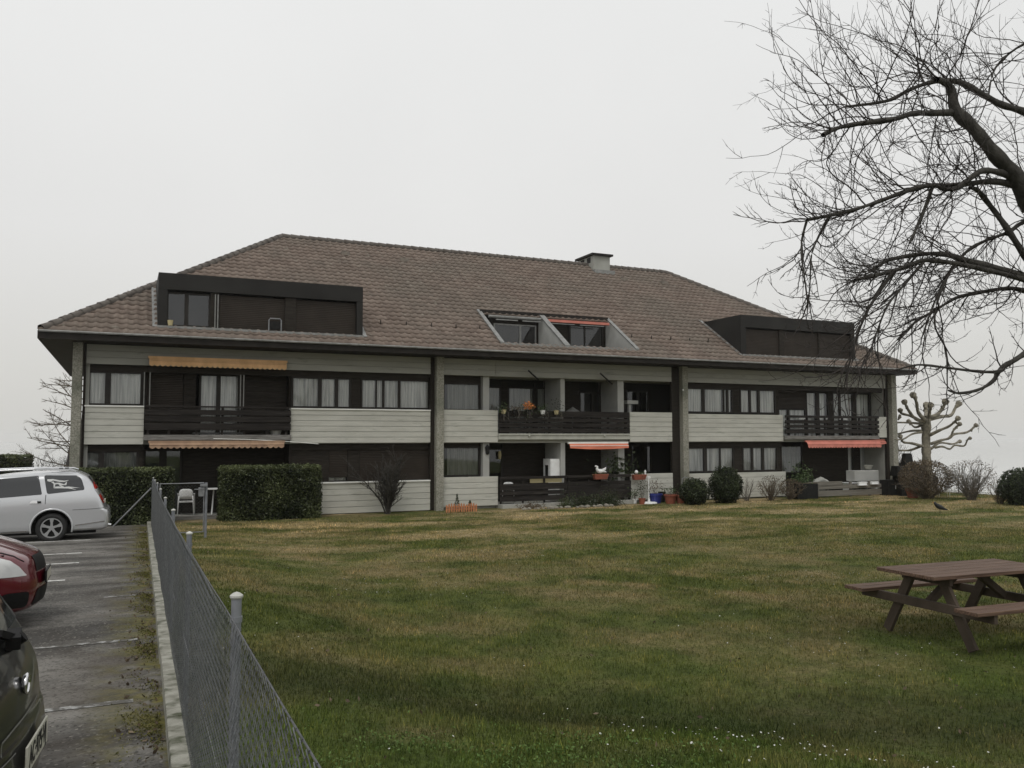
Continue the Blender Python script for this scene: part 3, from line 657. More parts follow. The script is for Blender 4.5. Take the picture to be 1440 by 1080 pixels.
# ------------------------------------------------------------------ roof
EX0, EX1, EY0 = -2.27, 32.02, 27.0
SL = .654; EZ = 5.50; RY = 34.85; BY = RY * 2 - EY0
RZ = EZ + SL * (RY - EY0); AX0, AX1 = EX0 + (RY - EY0), EX1 - (RY - EY0)
holes = [(.80, 7.06, 27.52, 30.05), (12.10, 17.68, 27.50, 29.60), (22.70, 28.92, 27.52, 30.05)]
def tiles():
    pitch = (RY - EY0) / 28.0; TW = .27
    nx_per = 7
    base = np.arange(EX0, EX1 + TW, TW / nx_per)
    extra = np.array([h for a in holes for h in a[:2]])
    Vv = []; Ff = []; tone = []; nV = 0
    u = (base - EX0) / TW
    prof = lambda xx: .029 * np.maximum(0, np.sin(2 * np.pi * ((xx - EX0) / TW))) ** 1.0 - .010 * np.maximum(0, -np.sin(2 * np.pi * ((xx - EX0) / TW)))
    nz = np.array([0, -SL, 1.0]); nz /= np.linalg.norm(nz)
    for r in range(28):
        y0 = EY0 + r * pitch - .02; y1 = EY0 + (r + 1) * pitch + .015
        off = 0
        xl, xr = EX0 + (r * pitch) - .02, EX1 - (r * pitch) + .02
        xx = np.clip(base, xl, xr)
        segs = [(xl, xr)]
        for (hx0, hx1, hy0, hy1) in holes:
            yc = (y0 + y1) / 2
            if hy0 < yc < hy1: segs = [q for a, b in segs for q in (((a, min(b, hx0)), (max(a, hx1), b)) if (hx0 < b and hx1 > a) else ((a, b),)) if q[1] > q[0] + .01]
        for a, b in segs:
            xs_ = np.unique(np.concatenate([[a, b], base[(base > a) & (base < b)]]))
            n = len(xs_)
            if n < 2: continue
            h = prof(xs_ + off)
            tid = np.floor((xs_ - EX0) / TW + 1e-3).astype(int)
            tn = rng.random(400)[tid % 400] * .8 + .1
            rowz = []
            for (yy, lift) in ((y0, .0), (y0, .048), (y1, .004)):
                hh = np.zeros(n) if lift == 0 else h + lift
                base_p = np.stack([xs_, np.full(n, yy), EZ + SL * (np.full(n, yy) - EY0)], 1)
                jit = (rng.random(400)[tid % 400] - .5) * .012 if lift > .03 else 0
                rowz.append(base_p + nz[None, :] * (hh + jit)[:, None] if np.ndim(jit) else base_p + nz[None, :] * hh[:, None])
            Vv.append(np.concatenate(rowz)); tone.append(np.tile(tn, 3))
            i = np.arange(n - 1)
            for q in (0, 1): Ff.append(np.stack([nV + q * n + i, nV + q * n + i + 1, nV + (q + 1) * n + i + 1, nV + (q + 1) * n + i], -1))
            nV += 3 * n
    o = npmesh('roof', np.concatenate(Vv), np.concatenate(Ff), M['tile'], None, False, None, np.concatenate(tone))
    return part(o)
roof = tiles()
# other roof slopes, decking under the tiles and eaves
mb = MB()
t_ = .06
mb.add([(EX0, BY, EZ), (EX0, EY0, EZ), (AX0, RY, RZ)], [(0, 1, 2)])
mb.add([(EX1, EY0, EZ), (EX1, BY, EZ), (AX1, RY, RZ)], [(0, 1, 2)])
mb.add([(EX1, BY, EZ), (EX0, BY, EZ), (AX0, RY, RZ), (AX1, RY, RZ)], [(0, 1, 2, 3)])
o = mb.build('rear_tiles', M['tile'], roof)
def ridge(a, b, n, name='ridge_tiles'):
    a = Vector(a); b = Vector(b); T = Tubes(); L_ = (b - a)
    for k in range(n):
        p = a + L_ * (k / n); q = a + L_ * ((k + 1.12) / n); T.add([p, q], [.13, .105], 8)
    return T
T = Tubes()
for a, b in (((AX0, RY, RZ + .02), (AX1, RY, RZ + .02)), ((EX0 + .05, EY0 + .05, EZ + .05), (AX0, RY, RZ + .02)), ((EX1 - .05, EY0 + .05, EZ + .05), (AX1, RY, RZ + .02))):
    n = int((Vector(b) - Vector(a)).length / .36); a = Vector(a); b = Vector(b)
    for k in range(n): T.add([a.lerp(b, k / n), a.lerp(b, (k + 1.15) / n)], [.135, .105], 8)
T.build('ridge_tiles', mat('ridge tile', (.085, .072, .062), .9, (.14, .125, .11), 3), roof)
mb = MB()
mb.box(EX0, EX1, 27.02, BY, 5.29, 5.33)                        # soffit
mb.box(EX0 - .03, EX1 + .03, 26.97, 27.02, 5.28, 5.50); mb.box(EX0 - .03, EX0, 27.02, BY, 5.28, 5.50); mb.box(EX1, EX1 + .03, 27.02, BY, 5.28, 5.50); mb.box(EX0, EX1, BY, BY + .04, 5.28, 5.50)
mb.build('eaves_boards', M['fascia'], roof)
mb = MB(); mb.tube([(EX0, 26.93, 5.49), (EX1, 26.93, 5.47)], .035, 6); mb.build('gutter', M['flash'], roof)
# snow guard pins and vent tiles
for i, p in enumerate([(485, 358), (568, 367), (850, 371), (905, 376)]):
    d = ray(*p); t = (EZ - SL * EY0 - CZ) / (d.z - SL * d.y); c = Vector((d.x * t, d.y * t, CZ + d.z * t))
    if c.y > 34: c.y = 33.6; c.z = EZ + SL * (33.6 - EY0)
    mb = MB(); mb.box(c.x - .17, c.x + .17, c.y - .16, c.y + .12, c.z - .05, c.z + .09); mb.lathe([(.07, 0), (.07, .1), (.09, .12), (.02, .15)], (c.x, c.y, c.z + .02), 10)
    P(mb, 'vent_tile', mat('vent tile', (.22, .19, .16), .9, (.15, .13, .11), 8), roof)
for k in range(26):
    mb = MB(); x = 7.9 + k * .92
    if any(a - .1 < x < b + .1 for a, b, _, _ in holes): continue
    y_ = 28.35; z_ = EZ + SL * (y_ - EY0); mb.bar((x, y_, z_), (x, y_ - .03, z_ + .15), .025, .03); P(mb, 'snow_guard', M['fascia'], roof)
# chimney
ch = MB(); cx0, cx1, cy0, cy1 = 19.75, 20.65, 34.3, 35.75; ch.box(cx0, cx1, cy0, cy1, 10.1, 11.02)
ch.cur = 1
for yy in (34.55, 35.15): ch.box(cx0 - .004, cx0 + .03, yy, yy + .35, 10.72, 10.98)
chim = part(ch.build('chimney', [M['plaster'], M['dark']]))
mb = MB(); mb.box(cx0 - .12, cx1 + .12, cy0 - .12, cy1 + .12, 11.03, 11.12); mb.box(20.1, 20.3, 34.8, 35.0, 11.12, 11.2); mb.build('chimney_cap', M['fascia'], chim)
mb = MB(); mb.box(cx0 - .1, cx1 + .1, cy0 - .3, cy0, 10.12, 10.30); mb.build('flashing', M['flash'], chim)

# dormers
def dormer(x0, x1, name, windows, zt=7.48, zb=5.86, y=27.5):
    mb = MB(); th = .42
    mb.box(x0, x1, y, 30.3, zt - .12, zt)                       # flat roof
    mb.box(x0, x1, y - .003, y + .10, zt - .50, zt - .121)      # deep fascia
    mb.box(x0, x0 + .26, y - .001, y + .10, zb, zt - .505); mb.box(x1 - .2, x1, y - .001, y + .10, zb, zt - .505)
    for xx in (x0, x1 - .05): mb.prism([(y + .10, zb), (y + .10, zt - .121), (30.2, zt - .121), (30.2, EZ + SL * (30.2 - EY0) - .1), (y + .10, zb - .1)], xx, xx + .05, 'x')
    mb.box(x0 + .05, x1 - .05, y + .75, y + .8, zb - .2, zt - .12)
    o = P(mb, 'dormer', M['darkmetal'])
    f = MB(); f.box(x0 - .02, x1 + .02, y - .12, y, zb - .07, zb + .0); 
    for xx, s in ((x0, -1), (x1, 1)):
        f.add([(xx, y - .1, EZ + SL * (y - .1 - EY0) + .06), (xx + s * .14, y - .1, EZ + SL * (y - .1 - EY0) + .06), (xx + s * .14, 30.1, EZ + SL * (30.1 - EY0) + .07), (xx, 30.1, EZ + SL * (30.1 - EY0) + .07)], [(0, 1, 2, 3)])
    f.build('flashing', M['flash'], o); f2 = MB()
    for w in windows:
        if w[0] == 'w': window(w[1], w[2], zb + .02, zt - .56, y + .12, w[3], None, parent=o, f=.05)
        else: shutter(w[1], w[2], zb + .02, zt - .56, y + .12, parent=o)
    for a, b in zip([w[2] for w in windows[:-1]], [w[1] for w in windows[1:]]):
        f2 = MB(); f2.box(a + .002, b - .002, y + .06, y + .16, zb, zt - .51); f2.build('mullion', M['brown'], o)
    if name == 1:
        for xx in (2.42, 2.50): MBx = MB(); MBx.box(xx, xx + .03, y + .02, y + .05, zb + .02, zt - .56); MBx.build('shutter_guide', M['flash'], o)
    return o
dormer(.80, 7.06, 1, [('w', 1.05, 2.30, [(.45, .12)]), ('s', 2.56, 4.55), ('s', 4.90, 6.85)])
dormer(22.70, 28.92, 2, [('s', 22.98, 24.75), ('s', 25.0, 26.9), ('s', 26.98, 28.7)])
# roof loggia cut into the slope
lg = MB(); lx0, lx1, lm0, lm1, ly = 12.10, 17.68, 14.60, 14.78, 29.72
yv = lambda y_: EZ + SL * (y_ - EY0)
lg.box(lx0, lx1, ly, ly + .08, 5.35, 7.35)
lg.box(lx0, lx1, 27.5, ly, 5.34, 5.38)
loggia = part(lg.build('roof_loggia', M['brown']))
for xa, xb in ((lx0, lx0 + .05), (lm0, lm1), (lx1 - .05, lx1)):
    lw_ = MB(); lw_.prism([(27.5, 5.38), (27.5, yv(27.5) + .03), (29.68, yv(29.68) + .03), (29.68, 5.38)], xa, xb, 'x'); lw_.build('side_wall', M['wallw'], loggia)
fl = MB()
for xa, xb in ((lx0 - .10, lx0 + .05), (lm0 - .02, lm1 + .02), (lx1 - .05, lx1 + .1)):
    fl.add([(xa, 27.42, yv(27.42) + .10), (xb, 27.42, yv(27.42) + .10), (xb, 29.68, yv(29.68) + .10), (xa, 29.68, yv(29.68) + .10), (xa, 27.42, yv(27.42) + .03), (xb, 27.42, yv(27.42) + .03), (xb, 29.68, yv(29.68) + .03), (xa, 29.68, yv(29.68) + .03)], [(0, 1, 2, 3), (4, 5, 1, 0), (5, 6, 2, 1), (7, 4, 0, 3), (6, 7, 3, 2)])
fl.box(lx0, lx1, 27.40, 27.5, yv(27.5) - .12, yv(27.5) + .02)
fl.build('flashing', M['flash'], loggia)
bw = MB(); bw.box(lx0, lx1, 29.55, 29.72, 7.12, 7.34); bw.build('lintel', M['fascia'], loggia)
window(X(693, ly), X(753, ly), 5.5, 6.85, ly - .1, [(.62, .08)], None, parent=loggia, fm='flash', f=.05)
window(X(800, ly), X(848, ly), 5.5, 7.0, ly - .1, [(.45, .05)], None, parent=loggia, fm='frame')
aw = MB(); aw.tube([(lx0 + .25, 29.35, 7.06), (lm0 - .05, 29.35, 7.06)], .06, 8); aw.box(12.6, 13.5, 29.2, 29.26, 6.92, 6.96); aw.box(13.7, 14.5, 29.2, 29.26, 6.92, 6.96); aw.build('rolled_awning', M['flash'], loggia)
aw = MB(); aw.box(lm1 + .05, lx1 - .12, 29.25, 29.37, 6.98, 7.08); aw.build('rolled_awning', M['red2'], loggia)
aw = MB(); aw.box(14.95, 15.95, 29.2, 29.24, 6.90, 6.93); aw.box(16.2, 17.3, 29.2, 29.24, 6.90, 6.93); aw.build('awning_rail', M['flash'], loggia)

# ================================================================== FENCE
fence = empty('chain_link_fence', (float(fence_x(3.1)), 3.1, float(park_z(3.1))))
tag(fence, 'grey chain link fence on low capped posts between parking and lawn', 'fence')
FI = Matrix.Translation(-fence.location)
PY = [3.12, 6.28, 9.46, 12.6, 15.8, 18.9, 22.15, 25.3]; PT = [1.92, 1.82, 1.74, 1.67, 1.62, 1.58, 1.50, 1.43]
def ftop(y): return float(np.interp(y, [-.04] + PY, [2.02] + PT)) - .06
for i, (y, zt) in enumerate(zip([-.04] + PY, [2.02] + PT)):
    x = float(fence_x(y)) + .004; g = float(park_z(y))
    mb = MB(); mb.lathe([(.0175, g - .1), (.0175, zt - .03)], (x, y, 0), 14); mb.lathe([(.0205, ftop(y) - .05), (.021, ftop(y) - .03)], (x, y, 0), 14)
    o = mb.build('fence_post', M['post'], fence, smooth=False); o.matrix_parent_inverse = FI
    mb = MB(); mb.lathe([(.0195, zt - .029), (.0225, zt - .024), (.0225, zt - .018), (.012, zt - .010), (.001, zt - .006)], (x, y, 0), 16); mb.build('post_cap', M['cap'], o, smooth=False)
T = Tubes(); a = .035; y = -1.2; k = 0
while y < 25.3:
    g = float(park_z(y)) + .06; zt = ftop(y) - .01; n = int((zt - g) / a) + 1
    zs = np.linspace(g, zt, n); s = (np.arange(n) + k) % 2
    yy = y + np.where(s == 0, -.003, a + .003) ; xx = fence_x(y) - .028 + np.where(s == 0, .002, -.002) + .004 * math.sin(y * 3) * np.sin(zs * 4) 
    T.add(np.stack([xx, yy, zs], 1), .0018, 3); y += a; k += 1
o = T.build('wire_mesh', M['wire'], fence, smooth=False); o.matrix_parent_inverse = FI; 
T = Tubes(); ysn = np.linspace(-1.2, 25.3, 90)
for dz in (0, .0): T.add([(float(fence_x(y)) - .028, y, ftop(y) - .005 - .008 * abs(math.sin(y * 1.0))) for y in ysn], .003, 4)
T.add([(float(fence_x(y)) - .025, y, ftop(y) - .62) for y in ysn], .002, 4); T.add([(float(fence_x(y)) - .028, y, float(park_z(y)) + .07) for y in ysn], .002, 4)
o = T.build('tension_wire', M['galv'], fence); o.matrix_parent_inverse = FI
a1 = aty(213, 686, 25.3); mb = MB(); mb.tube([a1, (a1.x - .92, 25.4, .12)], .022, 8); o = mb.build('brace', M['galv'], fence); o.matrix_parent_inverse = FI
# gate panel beside the fence
gate = empty('wire_gate', (1.78, 21.2, .12)); tag(gate, 'grey tubular garden gate with lock box between fence and lawn', 'gate')
GI = Matrix.Translation((-1.78, -21.2, -.12))
gx0, gx1 = .76, 1.76
mb = MB(); mb.tube([(gx0, 21.2, .3), (gx0, 21.2, 1.43), (gx1 - .05, 21.2, 1.43)], .019, 8); mb.tube([(gx1 - .05, 21.2, 1.42), (gx1 - .05, 21.2, .3), (gx0, 21.2, .3)], .016, 8)
o = mb.build('gate_frame', M['galv'], gate); o.matrix_parent_inverse = GI
mb = MB(); mb.tube([(gx1 + .0, 21.2, .02), (gx1 + .0, 21.2, 1.44)], .03, 10); o = mb.build('gate_post', M['post'], gate); o.matrix_parent_inverse = GI
mb = MB(); mb.box(gx1 - .17, gx1 - .04, 21.15, 21.25, 1.12, 1.33); mb.bar((gx1 - .27, 21.14, 1.29), (gx1 - .05, 21.14, 1.29), .015, .02); mb.bar((gx1 + .02, 21.13, 1.38), (gx1 - .14, 21.13, 1.38), .04, .06); o = mb.build('lock_box', M['galv'], gate, bevel=.006); o.matrix_parent_inverse = GI
T = Tubes(); k = 0; x = gx0
while x < gx1 - .06:
    zs = np.arange(.3, 1.42, .04); s = (np.arange(len(zs)) + k) % 2; T.add(np.stack([x + s * .04, np.full(len(zs), 21.2) + s * .003, zs], 1), .0014, 3); x += .04; k += 1
o = T.build('gate_mesh', M['wire'], gate, smooth=False); o.matrix_parent_inverse = GI

# ================================================================== VEGETATION HELPERS
def leaves(n, pos_fn, size, m, name, parent=None, flat=0, kind=None, tonef=None):
    """many small bent leaf quads; pos_fn(n) gives (n,3) positions"""
    Pn = pos_fn(n); n = len(Pn)
    d = rng.normal(size=(n, 3)); d /= np.linalg.norm(d, axis=1)[:, None]
    e = rng.normal(size=(n, 3)); e -= (e * d).sum(1)[:, None] * d; e /= np.linalg.norm(e, axis=1)[:, None]
    s = size * rng.uniform(.6, 1.3, n)[:, None]
    V = np.stack([Pn - d * s, Pn + e * s * .5, Pn + d * s, Pn - e * s * .5], 1).reshape(-1, 3)
    Fq = np.arange(n * 4).reshape(n, 4)
    t = np.repeat(np.clip((tonef(Pn) if tonef else 0.5) + rng.normal(0, .22, n), 0, 1), 4)
    return npmesh(name, V, Fq, m, parent, False, kind, t)
def clump(Pn, f=1.7, s=0):
    return .42 + .28 * np.sin(Pn[:, 0] * f * 2.1 + s) * np.sin(Pn[:, 2] * f * 3.1 + 1.3 + s) + .18 * np.sin(Pn[:, 1] * f * 4.3 + Pn[:, 0] * 5)
def hedge(x0, x1, y0, y1, z1, n, label, z0=0.0, size=.035):
    t = empty('hedge', ((x0 + x1) / 2, (y0 + y1) / 2, z0)); tag(t, label, 'hedge')
    I = Matrix.Translation(-t.location)
    c = MB(); c.box(x0 + .09, x1 - .09, y0 + .09, y1 - .09, z0, z1 - .10); o = c.build('branches', M['hedgecore'], t); o.matrix_parent_inverse = I  # near-black solid standing for the shade inside the hedge
    def pf(n):
        ax, ay, az = (z1 - z0) * (y1 - y0), (x1 - x0) * (z1 - z0), (x1 - x0) * (y1 - y0)
        w = np.array([ax, ax, ay * 1.6, ay * .5, az * 1.2]); w /= w.sum(); k = rng.choice(5, n, p=w)
        x = rng.uniform(x0, x1, n); y = rng.uniform(y0, y1, n); z = rng.uniform(z0, z1, n)
        dep = np.abs(rng.normal(0, .05, n)) - .03 - .05 * (rng.random(n) > .985) - .03 * np.sin(x * 5 + z * 7) 
        x = np.where(k == 0, x0 + dep, np.where(k == 1, x1 - dep, x)); y = np.where(k == 2, y0 + dep, np.where(k == 3, y1 - dep, y)); z = np.where(k == 4, z1 - dep, z)
        return np.stack([x, y, z], 1)
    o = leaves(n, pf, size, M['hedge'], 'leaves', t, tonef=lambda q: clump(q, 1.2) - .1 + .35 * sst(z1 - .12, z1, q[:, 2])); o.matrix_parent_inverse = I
    return t
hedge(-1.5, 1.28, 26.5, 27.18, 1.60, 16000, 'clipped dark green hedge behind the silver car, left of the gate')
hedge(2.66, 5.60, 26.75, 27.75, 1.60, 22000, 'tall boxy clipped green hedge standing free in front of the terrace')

def grow(T, p, d, L_, r, lvl, up=.3, wig=.25, kids=6, step=.12, kl=.5, ang=.8, rr=None, sides=3, start=.15):
    rr = rr or rnd
    n = max(3, int(L_ / step)); p = Vector(p); d = Vector(d).normalized(); pts = [p.copy()]; dirs = [d.copy()]
    for i in range(n):
        d = (d + Vector((rr.uniform(-1, 1), rr.uniform(-1, 1), rr.uniform(-1, 1))) * wig * .35 + Vector((0, 0, up)) * (.35 / n * 3)).normalized()
        p = p + d * (L_ / n); pts.append(p.copy()); dirs.append(d.copy())
    T.add(pts, np.linspace(r, max(r * .3, .0014), n + 1), sides)
    if lvl > 0:
        for k in range(kids):
            u = start + (1 - start) * (k + rr.random()) / kids; i = min(n, int(u * n)); dd = dirs[i]
            q = Vector((rr.uniform(-1, 1), rr.uniform(-1, 1), rr.uniform(-1, 1))); q = (q - dd * q.dot(dd)); q = q.normalized() if q.length > .01 else Vector((0, 0, 1))
            nd = (dd * math.cos(ang) + q * math.sin(ang)).normalized()
            grow(T, pts[i], nd, L_ * kl * rr.uniform(.5, 1.15) * (1.15 - .6 * u), max(r * .5, .0018), lvl - 1, up, wig, max(2, int(kids * .6)), step, kl, ang, rr, 3, start)
def bare_shrub(x, y, h, w, stems, label, m='twig2', name='bare_shrub', lvl=2, seed=1, kids=5, up=.2, r=.02, leafn=0, leafm='leafb', z=None, upright=1.0):
    z = lz(x, y) if z is None else z
    t = empty(name, (x, y, z)); tag(t, label, 'shrub'); T = Tubes(); rr = random.Random(seed)
    for k in range(stems):
        a = rr.uniform(0, 6.28); s = rr.uniform(.1, 1) * w / h
        grow(T, (rr.uniform(-.08, .08), rr.uniform(-.08, .08), -.05), (math.cos(a) * s, math.sin(a) * s, upright), h * rr.uniform(.7, 1.05), r * rr.uniform(.6, 1.1), lvl, up, .3, kids, .12, .5, .6, rr, 4)
    T.build('stems', M[m], t)
    if leafn:
        leaves(leafn, lambda n: (lambda q: q / np.linalg.norm(q, axis=1)[:, None] * (rng.uniform(.5, 1, n) ** .4)[:, None] * np.array([w * .55, w * .55, h * .45]) + [0, 0, h * .55])(rng.normal(size=(n, 3))), .03, M[leafm], 'leaves', t, tonef=lambda q: clump(q, 2))
    return t
def ball_shrub(x, y, h, w, n, label, m='shrub', size=.035, seed=0, z=None, lump=.11, low=.0):
    z = lz(x, y) if z is None else z
    t = empty('evergreen_shrub', (x, y, z)); tag(t, label, 'shrub'); rs = np.random.default_rng(seed)
    c = MB(); c.lathe([(.05, 0), (w * .30, h * .12), (w * .42, h * .35), (w * .42, h * .6), (w * .30, h * .85), (.02, h * .93)], (0, 0, 0), 14); c.build('branches', M['hedgecore'], t)  # dark solid core carries the shade between the leaves
    def pf(n):
        q = rng.normal(size=(n, 3)); q /= np.linalg.norm(q, axis=1)[:, None]
        az = np.arctan2(q[:, 1], q[:, 0]); rad = 1 + lump * np.sin(az * 3 + seed) * np.cos(q[:, 2] * 5 + seed) + lump * .7 * np.sin(az * 7 + q[:, 2] * 6) + rng.normal(0, .05, n)
        return np.stack([q[:, 0] * w / 2 * rad, q[:, 1] * w / 2 * rad, h * (.5 + low) + q[:, 2] * h * .5 * rad], 1)
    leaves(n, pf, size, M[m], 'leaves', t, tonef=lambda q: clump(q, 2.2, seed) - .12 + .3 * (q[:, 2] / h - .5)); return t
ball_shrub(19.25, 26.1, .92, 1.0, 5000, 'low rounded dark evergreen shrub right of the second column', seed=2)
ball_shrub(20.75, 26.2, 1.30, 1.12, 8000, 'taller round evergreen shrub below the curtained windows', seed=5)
bare_shrub(7.92, 27.35, 1.95, 1.05, 15, 'bare many-stemmed dark shrub in front of the closed shutters', 'bark', seed=3, kids=10, lvl=3, up=.3, r=.042, upright=1.5)
bare_shrub(22.3, 26.8, 1.15, .9, 9, 'pale leafless twisted shrub against the grey boards', 'twig3', seed=4, kids=5, r=.018)
bare_shrub(23.2, 26.5, 1.0, 1.0, 26, 'brown tangled leafless shrub between pale shrub and terrace', 'twig2', seed=6, kids=5, leafn=400)
bare_shrub(24.3, 26.6, .85, .9, 20, 'low reddish brown bush beside the black planter', 'twig2', seed=8, kids=5, leafn=900)

# far left: dark hedge, distant bushes and bare tree
hedge(-9.0, -3.95, 45.0, 46.0, 1.72, 9000, 'dark distant hedge seen above the silver car roof', z0=-.1, size=.07)
bare_shrub(-3.55, 44.0, 1.9, .8, 10, 'thin leafless bush at the end of the distant hedge', 'twig', seed=21, lvl=2, r=.02, z=0)
bare_shrub(-2.9, 50.0, 1.6, 1.8, 40, 'small round twiggy bush between distant hedge and column', 'twig', seed=22, lvl=2, r=.02, leafn=700, leafm='shrub', z=0)
bt = empty('bare_tree', (-.1, 38, 0)); tag(bt, 'leafless tree behind the left corner column of the building', 'tree'); T = Tubes(); rr_ = random.Random(31)
bt.location = (aty(116, 600, 46).x, 46.0, -.3); 
T.add([(0, 0, 0), (0, 0, 2), (.1, 0, 4.5), (.1, .1, 6.8)], [.2, .17, .12, .05], 8); T.build('trunk', M['bark'], bt); T = Tubes()
for k in range(17):
    zz = 1.4 + k * .33; grow(T, (.05, 0, zz), (-1 + rr_.uniform(-.1, .4), rr_.uniform(-.8, .8), rr_.uniform(-.1, .5)), 3.2 * (1 - k / 28) * rr_.uniform(.8, 1.1), .035, 3, .12, .3, 7, .2, .45, .7, rr_, 4)
T.build('branches', M['twig2'], bt)
# low dark roof beside the column, far away
hut = empty('distant_house', (-.2, 47, -.4)); tag(hut, 'low dark roofed house far behind the left column', 'house')
mb = MB(); mb.box(-2, 6, 0, 4, -.3, 1.3); mb.build('wall', M['plaster'], hut); mb = MB(); mb.prism([(-.5, 1.3), (4.5, 1.3), (2, 2.5)], -2.4, 6.4, 'x'); mb.build('roof', M['fascia'], hut)

# ================================================================== CARS
def car_body(keys, n_side=60, bowA=.16, bowB=.2, cr=.35):
    K = np.array(keys, float); m = len(K); t = np.linspace(0, m - 1, (m - 1) * 5 + 1)
    def cat(col_):
        v = K[:, col_]; out = []
        for tt in t:
            i = min(int(tt), m - 2); f = tt - i; p0, p1, p2, p3 = v[max(i - 1, 0)], v[i], v[i + 1], v[min(i + 2, m - 1)]
            c = .5 * ((2 * p1) + (-p0 + p2) * f + (2 * p0 - 5 * p1 + 4 * p2 - p3) * f * f + (-p0 + 3 * p1 - 3 * p2 + p3) * f ** 3)
            lo, hi = min(p1, p2), max(p1, p2); out.append(min(max(c, lo), hi))
        return np.array(out)
    xa, za, xb, zb, W = [cat(i) for i in range(5)]
    # outline template: start at A end centre, go round
    rings = []
    na = 16
    for i in range(len(t)):
        pts = []
        L_ = xa[i] - xb[i]; r_ = min(cr, W[i] * .6, L_ * .3)
        half = []
        for k in range(na):   # A end straight/bowed part
            y = (W[i] - r_) * k / na; half.append((xa[i] - bowA * (y / W[i]) ** 2, y))
        xc = xa[i] - bowA * ((W[i] - r_) / W[i]) ** 2
        for k in range(na):
            a = math.pi / 2 * k / na; half.append((xc - r_ * 1.1 + r_ * 1.1 * math.cos(a), W[i] - r_ + r_ * math.sin(a)))
        xs0 = xc - r_ * 1.1; xc2 = xb[i] + bowB * ((W[i] - r_) / W[i]) ** 2; xs1 = xc2 + r_ * 1.2
        for k in range(n_side): half.append((xs0 + (xs1 - xs0) * k / n_side, W[i] * (1 - .0 * k)))
        for k in range(na):
            a = math.pi / 2 * k / na; half.append((xc2 + r_ * 1.2 - r_ * 1.2 * math.sin(a), W[i] - r_ + r_ * math.cos(a)))
        for k in range(na + 1):
            y = (W[i] - r_) * (1 - k / na); half.append((xb[i] + bowB * (y / W[i]) ** 2, y))
        full = half + [(x, -y) for x, y in half[-2:0:-1]]
        rings.append([(x, y, zb[i] + (za[i] - zb[i]) * ((x - xb[i]) / L_)) for x, y in full])
    N_ = len(rings[0]); V = np.array(rings).reshape(-1, 3); nr = len(rings)
    F_ = [(i * N_ + k, i * N_ + (k + 1) % N_, (i + 1) * N_ + (k + 1) % N_, (i + 1) * N_ + k) for i in range(nr - 1) for k in range(N_)]
    # roof cap: shrink rings towards the middle with slight crown
    V = V.tolist(); last = np.array(rings[-1]); c = last.mean(0); prev = (nr - 1) * N_
    for s, dz in ((.8, .02), (.5, .04), (.2, .05)):
        b = len(V); V += (c + (last - c) * [s, s, s] + [0, 0, dz]).tolist()
        F_ += [(prev + k, prev + (k + 1) % N_, b + (k + 1) % N_, b + k) for k in range(N_)]; prev = b
    F_.append(tuple(prev + k for k in range(N_)))
    return V, F_, N_
